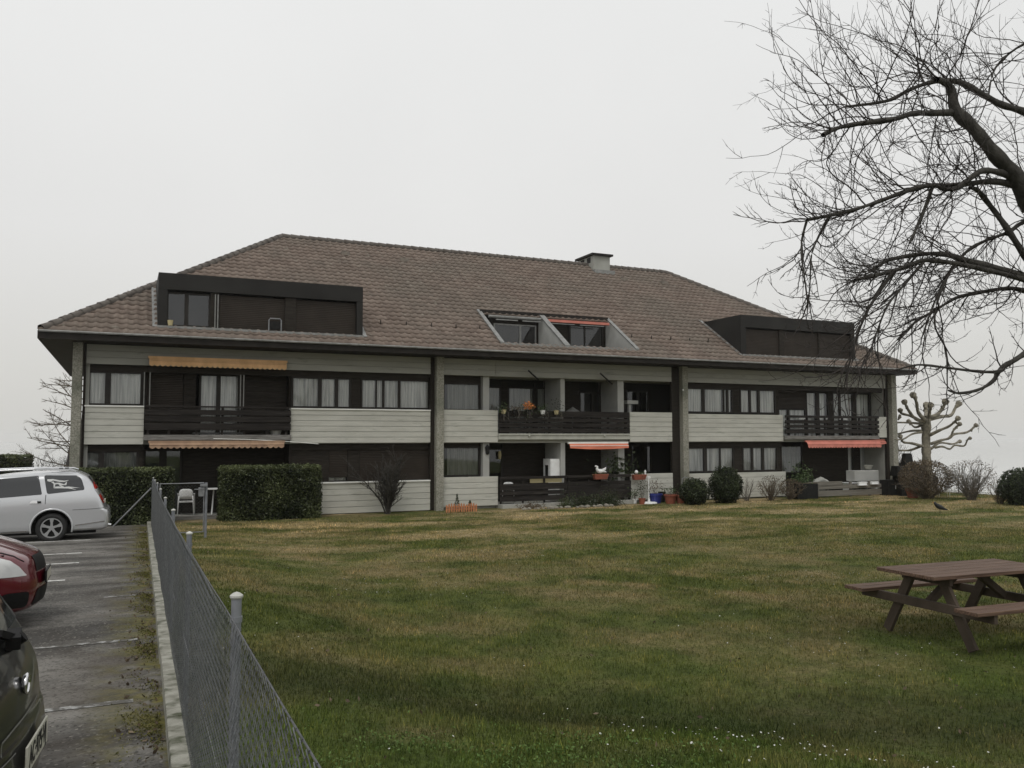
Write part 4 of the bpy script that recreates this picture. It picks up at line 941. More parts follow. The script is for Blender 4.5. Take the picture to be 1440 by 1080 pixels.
def make_car(name, label, cat_, keys, loc, ylocal, paint, wheels, wr, arch, spokes=5, rz=0, **kw):
    t = empty(name, loc, rz); tag(t, label, cat_)
    V, F_, N_ = car_body(keys, **kw); V = np.array(V); side = np.abs(V[:, 1]) > .45
    keep = []; W0 = max(k[4] for k in keys)
    ins = np.zeros(len(V), bool)
    for wx in wheels:
        dx = V[:, 0] - wx; dz = V[:, 2] - wr; d = np.hypot(dx, dz); inn = (d < arch) & (V[:, 2] < wr + arch) ; inn |= (np.abs(dx) < arch) & (dz < 0)
        inn &= side; ins |= inn
    for f in F_:
        if not all(ins[i] for i in f): keep.append(f)
    for wx in wheels:
        for i in np.nonzero(ins)[0]:
            dx = V[i, 0] - wx; dz = V[i, 2] - wr
            if abs(dx) > arch + .01: continue
            if dz < 0: V[i, 0] = wx + math.copysign(arch, dx)
            else:
                d = math.hypot(dx, dz) + 1e-6; V[i, 0] = wx + dx / d * arch; V[i, 2] = wr + dz / d * arch
    me = bpy.data.meshes.new('body'); me.from_pydata([tuple(v) for v in V], [], keep); me.materials.append(M[paint]); me.validate(); me.update()
    used = set(i for f in keep for i in f)
    me.polygons.foreach_set('use_smooth', [True] * len(me.polygons))
    b = bpy.data.objects.new('body', me); put(b, t)
    ml = b.modifiers.new('edge', 'EDGE_SPLIT'); ml.split_angle = R(38)
    bv = BVHTree.FromPolygons([Vector(v) for v in V], keep)
    # underbody boxes added dark to block light; wheel liners
    mb = MB(); x_a = max(k[0] for k in keys); x_b = min(k[2] for k in keys)
    mb.box(x_b + .3, x_a - .3, -W0 + .28, W0 - .28, .16, .45); mb.box(x_b + .35, x_a - .35, -W0 + .16, W0 - .16, .72, .80)
    for wx in wheels:
        for s in (-1, 1):
            n = 14; pr = [(wx + arch * 1.02 * math.cos(math.pi * k / n), wr + arch * 1.02 * math.sin(math.pi * k / n)) for k in range(n + 1)]
            y0, y1 = s * (W0 - .02), s * (W0 - .35)
            vs = [(x, y0, z) for x, z in pr] + [(x, y1, z) for x, z in pr]; mb.add(vs, [(k, k + 1, n + 2 + k, n + 1 + k) for k in range(n)])
            mb.box(wx - arch, wx + arch, s * (W0 - .36) - .01, s * (W0 - .36) + .01, .15, wr + arch * .9)
    mb.build('underbody', M['blackplastic'], t)
    for wx in wheels:
        for s in (-1, 1):
            mb = MB(); prof = [(wr * .69, .0), (wr * .72, -.012), (wr * .93, -.01), (wr, .025), (wr, .17), (wr * .93, .2), (wr * .6, .2)]
            n = 36; vs = []
            for r_, yy in prof:
                for k in range(n): a = 2 * math.pi * k / n; vs.append((wx + r_ * math.cos(a), s * (W0 - .03 - yy), wr + r_ * math.sin(a)))
            mb.add(vs, [(i * n + k, i * n + (k + 1) % n, (i + 1) * n + (k + 1) % n, (i + 1) * n + k) for i in range(len(prof) - 1) for k in range(n)])
            w = mb.build('wheel', M['rubber'], t, smooth=True)
            rm = MB(); yy = s * (W0 - .035)
            def ringp(r0, r1, ya, yb, n=36):
                vs = []
                for r_, y_ in ((r0, ya), (r1, ya), (r1, yb), (r0, yb)):
                    for k in range(n): a = 2 * math.pi * k / n; vs.append((wx + r_ * math.cos(a), y_, wr + r_ * math.sin(a)))
                rm.add(vs, [(i * n + k, i * n + (k + 1) % n, ((i + 1) % 4) * n + (k + 1) % n, ((i + 1) % 4) * n + k) for i in range(4) for k in range(n)])
            R0 = wr * .70
            ringp(R0 * .88, R0, yy, yy - s * .05)
            ringp(.005, R0 * .20, yy - s * .002, yy - s * .05, 20)
            for k in range(spokes):
                a = math.pi / 2 + 2 * math.pi * k / spokes; c_, s_ = math.cos(a), math.sin(a); pts = []
                for (r_, w_) in ((R0 * .14, R0 * .12), (R0 * .5, R0 * .10), (R0 * .92, R0 * .20)): pts.append((r_, w_))
                vs = []
                for yq in (yy + s * .003 - s * .01, yy - s * .045):
                    for r_, w_ in pts: vs += [(wx + r_ * c_ - w_ * s_, yq, wr + r_ * s_ + w_ * c_), (wx + r_ * c_ + w_ * s_, yq, wr + r_ * s_ - w_ * c_)]
                rm.add(vs, [(0, 2, 3, 1), (2, 4, 5, 3), (6, 7, 9, 8), (8, 9, 11, 10), (0, 6, 8, 2), (2, 8, 10, 4), (1, 3, 9, 7), (3, 5, 11, 9), (4, 10, 11, 5)])
            rm.build('rim', M['alloy'], w)
            dk = MB(); vs = [(wx + R0 * .9 * math.cos(a), yy - s * .055, wr + R0 * .9 * math.sin(a)) for a in np.linspace(0, 2 * math.pi, 24, endpoint=False)]; dk.add(vs, [tuple(range(24))]); dk.build('brake_disc', M['black'], w)
    def patch(poly, mode, m, pname, off=.004, res=.05, parent=b, thick=.0):
        """poly in car-local side (x,z) or end (y,z) coordinates, projected on the body skin"""
        P2 = [Vector(p) for p in poly]; n = len(P2)
        xs_ = [p.x for p in P2]; ys_ = [p.y for p in P2]; pts = []
        for i in range(n):
            a, c = P2[i], P2[(i + 1) % n]; k = max(1, int((c - a).length / res))
            for j in range(k): pts.append(a.lerp(c, j / k))
        nb = len(pts); edges = [(i, (i + 1) % nb) for i in range(nb)]
        gx = np.arange(min(xs_) + res / 2, max(xs_), res); gy = np.arange(min(ys_) + res / 2, max(ys_), res)
        for x in gx:
            for y in gy: pts.append(Vector((x, y)))
        r_ = delaunay_2d_cdt(pts, edges, [], 1, 1e-5)
        vs = []; ok = []
        for v in r_[0]:
            if mode == 'R': o_, d_ = Vector((v.x, -3, v.y)), Vector((0, 1, 0))
            elif mode == 'L': o_, d_ = Vector((v.x, 3, v.y)), Vector((0, -1, 0))
            elif mode == 'A': o_, d_ = Vector((3, v.x, v.y)), Vector((-1, 0, 0))
            elif mode == 'T': o_, d_ = Vector((v.x, v.y, 4)), Vector((0, 0, -1))
            h = bv.ray_cast(o_, d_)
            if h[0] is None: vs.append(o_ + d_ * 3); ok.append(False)
            else:
                nn = h[1] if h[1].dot(d_) < 0 else -h[1]; vs.append(h[0] + nn * off); ok.append(True)
        fs = [f for f in r_[2] if all(ok[i] for i in f)]
        g = MB(); g.add(vs, fs); o_ = g.build(pname, M[m] if isinstance(m, str) else m, parent, smooth=True)
        if thick: md = o_.modifiers.new('t', 'SOLIDIFY'); md.thickness = thick; md.offset = 1 if False else 0
        return o_
    return t, b, patch
def rad_poly(poly, r=.04, n=4):
    out = []
    m = len(poly)
    for i in range(m):
        p = Vector(poly[i]); a = Vector(poly[i - 1]); c = Vector(poly[(i + 1) % m]); la = (a - p).length; lc = (c - p).length; rr2 = min(r, la * .4, lc * .4)
        s = p + (a - p).normalized() * rr2; e = p + (c - p).normalized() * rr2
        for k in range(n + 1): f = k / n; out.append(tuple((s * (1 - f) + p * f) * (1 - f) + (p * (1 - f) + e * f) * f))
    return out

# silver estate, tail towards the fence
SX, SY = -.27, 22.92; SZ = float(park_z(SY)) - .01
silver, sb, sp = make_car('estate_car', 'silver estate car with tribal sticker on its rear side window', 'car', [
    (-.14, .24, -4.65, .20, .80), (-.03, .30, -4.76, .30, .885), (0, .48, -4.80, .50, .90), (-.02, .68, -4.78, .62, .905), (-.09, .73, -4.74, .68, .905),
    (-.17, .95, -4.50, .80, .895), (-.24, 1.08, -3.75, .97, .87), (-.34, 1.28, -3.35, 1.18, .80), (-.48, 1.46, -2.80, 1.44, .73), (-.68, 1.57, -2.35, 1.52, .62)],
    (SX, SY, SZ), 0, 'silver', (-1.20, -3.95), .325, .405, bowA=.04, cr=.09)
def sloc(px, py, y=None):  # photo point on the near flank, in car coordinates
    q = aty(px, py, (SY - .88) if y is None else y); return (q.x - SX, q.z - SZ)
quarter = [sloc(*p) for p in ((61, 669), (109, 669), (114.5, 674), (119.3, 689), (66, 695))]
sp(rad_poly(quarter, .05), 'R', 'carglass', 'rear_side_window', res=.06)
sp(rad_poly([(sloc(59, 695.6)[0], sloc(59, 695.6)[1]), (sloc(53.5, 669.6)[0], sloc(53.5, 669.6)[1]), (-2.6, 1.42), (-2.62, 1.0)], .03), 'R', 'carglass', 'door_window', res=.08)
sp(rad_poly([(-2.68, 1.0), (-2.66, 1.42), (-3.0, 1.30), (-3.55, 1.02)], .03), 'R', 'carglass', 'door_window', res=.08)
sp(rad_poly([(-.72, 1.12), (.72, 1.12), (.58, 1.46), (-.58, 1.46)], .06), 'A', 'carglass', 'rear_window', res=.08)
sp(rad_poly([sloc(*p) for p in ((126, 668.5), (132, 672), (137.5, 687), (133, 688))], .01), 'R', 'lampred', 'tail_lamp', res=.02, off=.008)
sp(rad_poly([sloc(*p) for p in ((133.3, 688.3), (138, 687.3), (142.5, 695), (138.3, 696))], .004), 'R', 'lampwhite', 'reversing_lamp', res=.02, off=.008)
sp(rad_poly([sloc(*p) for p in ((138.6, 696.4), (142.8, 695.4), (146.4, 707), (145, 708.5))], .004), 'R', 'lampred', 'tail_lamp', res=.02, off=.008)
def strip(pts, w, **k):
    a = [Vector(p) for p in pts]; up = [(p.x, p.y + w) for p in a]; dn = [(p.x, p.y - w) for p in a[::-1]]; return up + dn
sp(strip([sloc(*p) for p in ((106, 738.5), (125, 736), (147, 732.5))], .012), 'R', 'chrome', 'bumper_strip', res=.03, off=.012)
sp(strip([sloc(*p) for p in ((0, 750), (20, 748.5), (37, 746.8))], .010), 'R', 'chrome', 'sill_strip', res=.03, off=.012)
sp([sloc(*p) for p in ((64, 696), (65, 696), (64, 709), (63.2, 709))], 'R', 'blackplastic', 'door_seam', res=.03, off=.002)
sp(strip([sloc(*p) for p in ((102, 717), (128, 715.5), (150, 713.5))], .004), 'R', 'blackplastic', 'bumper_seam', res=.03, off=.003)
sp(rad_poly([sloc(*p) for p in ((41, 708), (45, 704), (52, 704), (53, 708))], .01), 'R', 'chrome', 'door_handle', res=.02, off=.02)
sp(rad_poly([sloc(*p) for p in ((52.5, 705), (58, 704.8), (58, 707.6), (52.5, 708))], .006), 'R', 'blackplastic', 'lock', res=.02, off=.02)
# sticker: flowing tribal strokes on the quarter glass (coordinates in the photo)
for st in ([(66, 674.5), (74, 674.2), (83, 675.8), (90, 676.4), (97, 675.6), (90, 678.2), (83, 678), (74, 676.2), (70, 678), (66, 677)],
           [(71, 677.8), (75, 677.6), (77, 681), (77, 686.6), (75, 686.6), (75, 681)],
           [(76, 679.6), (83, 679.2), (90, 681.5), (94, 677), (93, 682.5), (86, 682.6), (80, 681), (76.5, 682)],
           [(75, 685), (82, 684.4), (90, 685.2), (96, 684.5), (113, 686.4), (100, 686.4), (107, 689), (96, 687.2), (88, 687), (75, 687)],
           [(82, 680.5), (86, 683), (91, 685.6), (88, 686), (83, 683)]):
    sp([sloc(*p) for p in st], 'R', 'sticker', 'sticker', res=.03, off=.008)
for wx_ in (-1.20, -3.95):
    ml_ = MB(); ml_.tube([(wx_ + .425 * math.cos(a), -.902, .325 + .425 * math.sin(a)) for a in np.linspace(-.25, math.pi + .25, 22)], .022, 8); ml_.build('arch_lip', M['silver'], silver, smooth=True)
mb = MB()
for s in (-1, 1): mb.tube([(-.75, s * .62, 1.60), (-.85, s * .63, 1.635), (-1.6, s * .64, 1.65), (-2.5, s * .62, 1.625), (-2.65, s * .60, 1.57)], .018, 8)
mb.build('roof_rail', M['silver'], silver)
mb = MB()
for s in (-.62,): mb.bar((-1.10, s, 1.66), (-1.02, s, 1.66), .05, .03); mb.bar((-.98, s, 1.665), (-.9, s, 1.665), .05, .03)
mb.build('rack_clamp', M['blackplastic'], silver)
mb = MB(); mb.tube([(-.05, -.62, .33), (.02, -.62, .32)], .035, 12); mb.build('exhaust', M['chrome'], silver)
mb = MB(); mb.bar((-.135, -.26, .84), (-.135, .26, .84), .02, .11); mb.build('number_plate', M['plate'], silver)

# red hatchback, nose towards the fence
RX, RYc = -.76, 10.95; RZc = float(park_z(RYc)) 
redc, rb, rp = make_car('small_car', 'red small car parked nose first towards the fence', 'car', [
    (-.16, .17, -3.6, .2, .70), (-.04, .22, -3.68, .3, .79), (.0, .40, -3.70, .5, .835), (-.02, .58, -3.70, .7, .85), (-.07, .72, -3.68, .85, .85),
    (-.20, .80, -3.64, .95, .84), (-.55, .93, -3.62, .98, .82), (-.98, 1.02, -3.58, 1.04, .79), (-1.38, 1.26, -3.5, 1.22, .71), (-1.72, 1.43, -3.35, 1.40, .65), (-2.0, 1.50, -3.1, 1.47, .57)],
    (RX, RYc, RZc), 0, 'redpaint', (-.78, -3.05), .30, .36, bowA=.30, cr=.55)
def rloc(px, py): q = aty(px, py, 10.25); return (q.x - RX, q.z - RZc)
rp(rad_poly([rloc(*p) for p in ((-34, 808), (-18, 789), (0, 785), (14, 789), (26, 798), (36, 811), (0, 811.5))], .01), 'R', 'lampwhite', 'headlight', res=.03, off=.006)
rp(rad_poly([(.84, .60), (.58, .60), (.56, .86), (.74, .84)], .03), 'A', 'lampwhite', 'headlight', res=.03, off=.006)
rp(rad_poly([(-.42, .58), (.42, .58), (.36, .74), (-.36, .74)], .04), 'A', 'blackplastic', 'grille', res=.04, off=.006)
rp(rad_poly([(-.50, .24), (.50, .24), (.44, .40), (-.44, .40)], .04), 'A', 'blackplastic', 'lower_intake', res=.04, off=.006)
rp(rad_poly([(-.80, .26), (-.56, .24), (-.58, .40), (-.78, .42)], .04), 'A', 'blackplastic', 'fog_lamp_recess', res=.04, off=.006)
rp(rad_poly([(.80, .26), (.56, .24), (.58, .40), (.78, .42)], .04), 'A', 'blackplastic', 'fog_lamp_recess', res=.04, off=.006)
rp(rad_poly([(-1.05, 1.02), (-1.45, 1.02), (-3.2, 1.10), (-3.0, 1.38), (-1.8, 1.38)], .04), 'R', 'carglass', 'side_window', res=.1)
rp(rad_poly([(-1.05, -.62), (-1.05, .62), (-1.62, .52), (-1.62, -.52)], .05), 'T', 'carglass', 'windscreen', res=.08)
rp(strip([rloc(-10, 866), rloc(20, 868), rloc(45, 866)], .012), 'R', 'redpaint', 'bumper_lip', res=.03, off=.02)
rp(strip([rloc(-30, 778), rloc(0, 779), rloc(18, 784), rloc(32, 792)], .004), 'R', 'blackplastic', 'bonnet_seam', res=.03, off=.003)
mb = MB(); mb.bar((.018, -.26, .50), (.018, .26, .50), .006, .10); mb.build('number_plate', M['plate'], redc); mb = MB(); mb.bar((.01, -.27, .50), (.01, .27, .50), .02, .13); mb.build('plate_holder', M['blackplastic'], redc)

# dark grey hatchback, tail towards the fence, very near
GX, GY = -.345, 4.50; GZ = float(park_z(GY))
grey, gb, gp = make_car('hatchback_car', 'dark grey hatchback in the nearest bay with round chrome tailgate badge', 'car', [
    (-.10, .18, -3.7, .2, .72), (-.02, .24, -3.8, .3, .79), (.0, .36, -3.84, .5, .825), (-.012, .50, -3.82, .6, .83), (-.03, .56, -3.8, .68, .83),
    (-.05, .72, -3.6, .78, .82), (-.12, .88, -2.9, .92, .79), (-.22, 1.05, -2.6, 1.08, .75), (-.37, 1.25, -2.4, 1.25, .69), (-.52, 1.38, -2.1, 1.38, .63), (-.75, 1.45, -1.8, 1.44, .55)],
    (GX, GY, GZ), 0, 'greypaint', (-.70, -3.1), .29, .35, rz=R(-5.3), bowA=.10, cr=.38)
gp(rad_poly([(-.60, .93), (.60, .93), (.50, 1.30), (-.50, 1.30)], .14, 8), 'A', 'carglass', 'rear_window', res=.05, off=.006)
gp(rad_poly([(-.80, .72), (-.62, .74), (-.60, 1.02), (-.70, 1.06)], .04), 'A', 'lampred', 'tail_lamp', res=.03, off=.006)
gp(rad_poly([(.74, .76), (.62, .78), (.60, .98), (.67, 1.0)], .04), 'A', mat('smoked lamp', (.16, .15, .14), .12, coat=.8), 'tail_lamp', res=.03, off=.006)
gp(rad_poly([(.645, .84), (.60, .85), (.60, .875), (.645, .87)], .01), 'A', 'chrome', 'lamp_sparkle', res=.03, off=.010)  # chrome patch standing for a sparkle in the lamp
gp(rad_poly([(.77, .56), (.66, .58), (.66, .70), (.74, .70)], .02), 'A', 'blackplastic', 'reflector_recess', res=.03, off=.008)
gp(strip([(-.42, .53), (-.38, .575), (-.2, .585), (.15, .585), (.30, .58)], .004), 'A', 'flash', 'tailgate_seam', res=.03, off=.005)
gp(strip([(-.82, .50), (-.4, .495), (-.27, .495)], .003), 'A', 'flash', 'bumper_seam', res=.05, off=.004)
bz = .715; h = -.050
mb = MB(); n = 28; vs = []
for r_, xo in ((.036, .0), (.043, .006), (.048, .016), (.045, .026), (.039, .022), (.037, .016)):
    for k in range(n): a = 2 * math.pi * k / n; vs.append((h + xo, r_ * math.cos(a), bz + r_ * math.sin(a)))
mb.add(vs, [(i * n + k, i * n + (k + 1) % n, (i + 1) * n + (k + 1) % n, (i + 1) * n + k) for i in range(5) for k in range(n)])
bd = mb.build('badge', M['chrome'], grey, smooth=True)
mb = MB(); mb.add([(h + .016, .037 * math.cos(a), bz + .037 * math.sin(a)) for a in np.linspace(0, 2 * math.pi, 24, endpoint=False)], [tuple(range(24))]); mb.add([(h + .02, 0, bz + .026), (h + .02, .010, bz), (h + .02, 0, bz - .028), (h + .02, -.010, bz)], [(0, 1, 2, 3)]); mb.build('badge_face', M['galv'], bd)
mb = MB(); mb.box(.010, .020, -.23, .23, .38, .50); pl = mb.build('number_plate', M['plate'], grey, bevel=.003)
cu = bpy.data.curves.new('characters', 'FONT'); cu.body = 'AC·975·VJ'; cu.size = .115; cu.extrude = .0008; cu.align_x = 'CENTER'; cu.align_y = 'CENTER'; cu.offset = .0018
cu.materials.append(M['ink']); to = bpy.data.objects.new('tmp_characters', cu); put(to)
dg = bpy.context.evaluated_depsgraph_get(); me = bpy.data.meshes.new_from_object(to.evaluated_get(dg)); bpy.data.objects.remove(to)
to = bpy.data.objects.new('characters', me); put(to, pl); to.rotation_euler = (R(90), 0, R(90)); to.location = (.0215, 0, .44); to.scale = (.78, 1.05, 1)
mb = MB(); mb.bar((-.09, .00, .915), (-.26, -.36, 1.10), .022, .018); mb.bar((-.085, -.05, .905), (-.10, .05, .93), .06, .06); mb.bar((-.10, -.02, .93), (-.13, -.12, .97), .035, .03); mb.tube([(-.12, 0, .88), (-.05, 0, .93)], .026, 10); mb.build('wiper', M['blackplastic'], grey)

# ================================================================== PICNIC TABLE
TA = atz(1232, 797, .93); TB = atz(1314, 812, .93); TC = atz(1396, 786, .93)
mid = (TA + TB) / 2; sv = (TB - TA); sv.z = 0; W_ = sv.length; sv.normalize(); lv = Vector((-sv.y, sv.x, 0)); lv = lv if lv.x > 0 else -lv
tg = .17
pt = empty('picnic_table', (mid.x + lv.x * .95, mid.y + lv.y * .95, tg), math.atan2(lv.y, lv.x)); tag(pt, 'brown wooden picnic table with attached benches on the lawn', 'picnic table')
Lh = .95; Wh = W_ / 2
mb = MB(); nb = 5
for k in range(nb):
    y0 = -Wh + k * W_ / nb; mb.box(-Lh, Lh, y0 + .004, y0 + W_ / nb - .004, .72, .76)
mb.build('table_top', M['benchwood'], pt, bevel=.005)
for s in (-1, 1):
    mb = MB()
    for k in range(2): mb.box(-Lh, Lh, s * .80 - .15 + k * .15 + .003, s * .80 + k * .15 - .003, .43, .47)
    mb.build('bench', M['benchwood'], pt, bevel=.005)
for e in (-1, 1):
    x = e * .62
    mb = MB(); mb.bar((x, -Wh + .08, .675), (x, Wh - .08, .675), .05, .09); mb.bar((x + .052 * e, -.93, .385), (x + .052 * e, .93, .385), .05, .10); mb.build('crossbeam', M['benchleg'], pt, bevel=.004)
    for s in (-1, 1):
        mb = MB(); mb.bar((x, s * .20, .72), (x, s * .60, -.02), .05, .11, up=(0, 1, 0)); mb.build('leg', M['benchleg'], pt, bevel=.004)
    mb = MB(); mb.bar((x - e * .03, 0, .40), (x - e * .48, 0, .71), .08, .07, up=(0, 1, 0)); mb.build('brace', M['benchleg'], pt, bevel=.004)

# ================================================================== BIG BARE TREE (trunk just outside the right edge)
tr = empty('bare_tree', (10.3, 6.0, .15)); tag(tr, 'large leafless tree with knotted limbs overhanging the picnic table', 'tree')
TI = Matrix.Translation(-tr.location)
def knob(u): return .84 * (1 + .14 * math.sin(u * 2.9) * math.sin(u * 1.1 + 1) + .08 * math.sin(u * 7.3))
def limb(px, d0, d1, w0, w1, T, sides=8, n=4):
    """limb through photo points, its depth running d0 -> d1, widths in photo pixels"""
    m = len(px); P3 = []; Rr = []
    # refine with Catmull-Rom
    A = np.array(px, float)
    out = []
    for i in range(m - 1):
        p0, p1, p2, p3 = A[max(i - 1, 0)], A[i], A[i + 1], A[min(i + 2, m - 1)]
        for f in np.linspace(0, 1, n, endpoint=False): out.append(.5 * ((2 * p1) + (-p0 + p2) * f + (2 * p0 - 5 * p1 + 4 * p2 - p3) * f * f + (-p0 + 3 * p1 - 3 * p2 + p3) * f ** 3))
    out.append(A[-1])
    for i, q in enumerate(out):
        f = i / (len(out) - 1); d = d0 + (d1 - d0) * f + .08 * math.sin(f * 7 + d0 * 3); P3.append(atd(q[0], q[1], d)); Rr.append((w0 + (w1 - w0) * f) * knob(f * len(out) / n) / 2 / 1197.4 * d)
    T.add([tuple(p) for p in P3], Rr, sides); return P3, Rr
T = Tubes()
TT = Vector((10.3, 6.0, .1))
crotch = atd(1560, 470, 9.6)
T.add([tuple(TT), tuple(TT.lerp(crotch, .4) + Vector((.05, 0, 0))), tuple(crotch), tuple(atd(1500, 340, 9.4)), tuple(atd(1445, 272, 9.2))], [.30, .25, .21, .15, .125], 12)
LM = []
def L_(px, d0, d1, w0, w1, shoots, mode): LM.append((limb(px, d0, d1, w0, w1, T), shoots, mode))
L_([(1450, 292), (1428, 248), (1399, 217), (1370, 181), (1344, 155), (1338, 128), (1329, 116), (1317, 112)], 9.2, 8.9, 30, 9, 26, 'up')
L_([(1344, 158), (1310, 159), (1282, 160), (1259, 167), (1224, 172), (1201, 175), (1175, 181), (1157, 190)], 9.0, 8.4, 11, 7, 46, 'up')
L_([(1470, 172), (1440, 157), (1408, 147), (1382, 133), (1350, 116), (1317, 114), (1282, 125), (1253, 140), (1224, 146), (1189, 150)], 9.6, 9.3, 13, 4, 46, 'up')
L_([(1425, 250), (1408, 243), (1382, 240), (1364, 251), (1347, 264), (1329, 266), (1313, 262), (1304, 284), (1290, 318), (1279, 342)], 9.1, 8.6, 12, 4, 24, 'droop')
L_([(1432, 262), (1395, 255), (1340, 261), (1306, 261), (1277, 268), (1242, 281), (1207, 293), (1166, 303), (1135, 309)], 9.2, 8.3, 11, 5, 58, 'mix')
L_([(1470, 400), (1440, 358), (1414, 318), (1393, 290), (1375, 268), (1364, 264)], 9.4, 9.0, 13, 6, 18, 'mix')
L_([(1540, 420), (1470, 398), (1440, 388), (1405, 378), (1361, 367), (1331, 358), (1301, 357), (1278, 360), (1245, 367), (1227, 382)], 9.5, 8.8, 14, 5, 44, 'droop')
L_([(1470, 402), (1440, 393), (1376, 377), (1334, 369), (1301, 366), (1281, 372), (1257, 381), (1227, 388), (1202, 394)], 9.4, 8.5, 10, 5, 46, 'droop')
L_([(1540, 440), (1440, 409), (1414, 406), (1390, 409), (1358, 415), (1340, 421), (1316, 436), (1287, 453), (1262, 478)], 9.8, 9.1, 9, 3, 34, 'droop')
L_([(1520, 470), (1480, 475), (1440, 498), (1426, 507), (1408, 518), (1396, 536), (1376, 548), (1349, 553), (1334, 549)], 9.3, 8.7, 12, 3, 12, 'few')
L_([(1410, 519), (1402, 523), (1372, 522), (1330, 517), (1291, 513), (1262, 520)], 8.95, 8.6, 7, 2.5, 12, 'few')
L_([(1470, 305), (1440, 312), (1417, 327), (1387, 338), (1358, 355), (1330, 392), (1312, 430), (1298, 470)], 9.5, 8.9, 8, 2.5, 30, 'droop')
L_([(1135, 309), (1128, 335), (1127, 360), (1132, 395), (1136, 430)], 8.3, 8.1, 4, 1.8, 12, 'droop')
L_([(1166, 303), (1150, 335), (1141, 360), (1139, 400), (1135, 440)], 8.4, 8.3, 4, 1.8, 12, 'droop')
L_([(1257, 381), (1230, 420), (1214, 450), (1200, 490), (1190, 530)], 8.7, 8.4, 6, 2, 22, 'droop')
L_([(1301, 366), (1272, 400), (1248, 430), (1232, 470), (1222, 500)], 8.9, 8.5, 5, 2, 20, 'droop')
L_([(1331, 392), (1318, 425), (1315, 460), (1330, 490), (1332, 540)], 9.0, 8.8, 4, 2, 10, 'droop')
L_([(1480, 60), (1440, 62), (1400, 95), (1390, 135)], 9.9, 9.6, 5, 3, 18, 'up')
# limbs outside the frame, so that the crown is whole
for (a, b_, c_) in (((1500, 340), (1540, 150), 9.8), ((1540, 420), (1680, 240), 10.2), ((1560, 470), (1750, 420), 9.2), ((1500, 340), (1500, 60), 10.8), ((1560, 470), (1640, 330), 7.6), ((1480, 320), (1480, -60), 9.4)):
    L_([a, ((a[0] + b_[0]) / 2 + 15, (a[1] + b_[1]) / 2 - 10), b_], 9.5, c_, 14, 5, 26, 'up')
o = T.build('trunk', M['bark'], tr); o.matrix_parent_inverse = TI
T = Tubes(); rt = random.Random(5)
camr = (_cm @ Vector((1, 0, 0))); camf = (_cm @ Vector((0, 0, -1)))
for ((P3, Rr), shoots, mode) in LM:
    n = len(P3)
    shoots = int(shoots * .82)
    for k in range(shoots):
        u = (k + rt.random()) / shoots; u = u ** .75; i = min(n - 2, int(u * (n - 1))); f = u * (n - 1) - i; p = P3[i].lerp(P3[i + 1], f)
        along = (P3[i + 1] - P3[i]).normalized()
        s = rt.uniform(-1, 1); v = rt.random()
        if mode == 'up': d = along * .5 + Vector((0, 0, 1)) * rt.uniform(-.8, 1.0) + camr * rt.uniform(-1.1, .7) + camf * s * .8; up = rt.choice([1.2, .7, .3, -.2]); Ls = rt.uniform(.8, 2.0)
        elif mode == 'droop': d = along * .5 + Vector((0, 0, 1)) * rt.uniform(-1.1, .3) + camr * rt.uniform(-1.0, .35) + camf * s * .8; up = rt.choice([1.3, .7, .2, -.6]); Ls = rt.uniform(.6, 1.5)
        elif mode == 'few': d = along * .6 + Vector((0, 0, 1)) * rt.uniform(-.9, .7) + camf * s * .7; up = .2; Ls = rt.uniform(.25, .6)
        else: d = along * .5 + Vector((0, 0, 1)) * rt.uniform(-.9, 1.0) + camr * rt.uniform(-1.0, .25) + camf * s * .8; up = rt.choice([1.3, .7, .1]); Ls = rt.uniform(.7, 1.8)
        if k > shoots * .86: d = d + along * .8
        fw = (p - camo.matrix_world.translation).dot(camf); sx_ = 720 + 1197.4 * (p - camo.matrix_world.translation).dot(camr) / fw; hgt = p.z
        Ls *= min(1.0, max(.40, (sx_ - 1075) / 140)) * (1.0 if hgt > 4.2 else .85)   # crown thins out towards its rim and its lower edge
        grow(T, p, d, Ls, rt.uniform(.005, .0095), 2, up, .66, 5, .085, .34, rt.uniform(.55, .85), rt, 3, .15)
o = T.build('twigs', M['twig'], tr); o.matrix_parent_inverse = TI

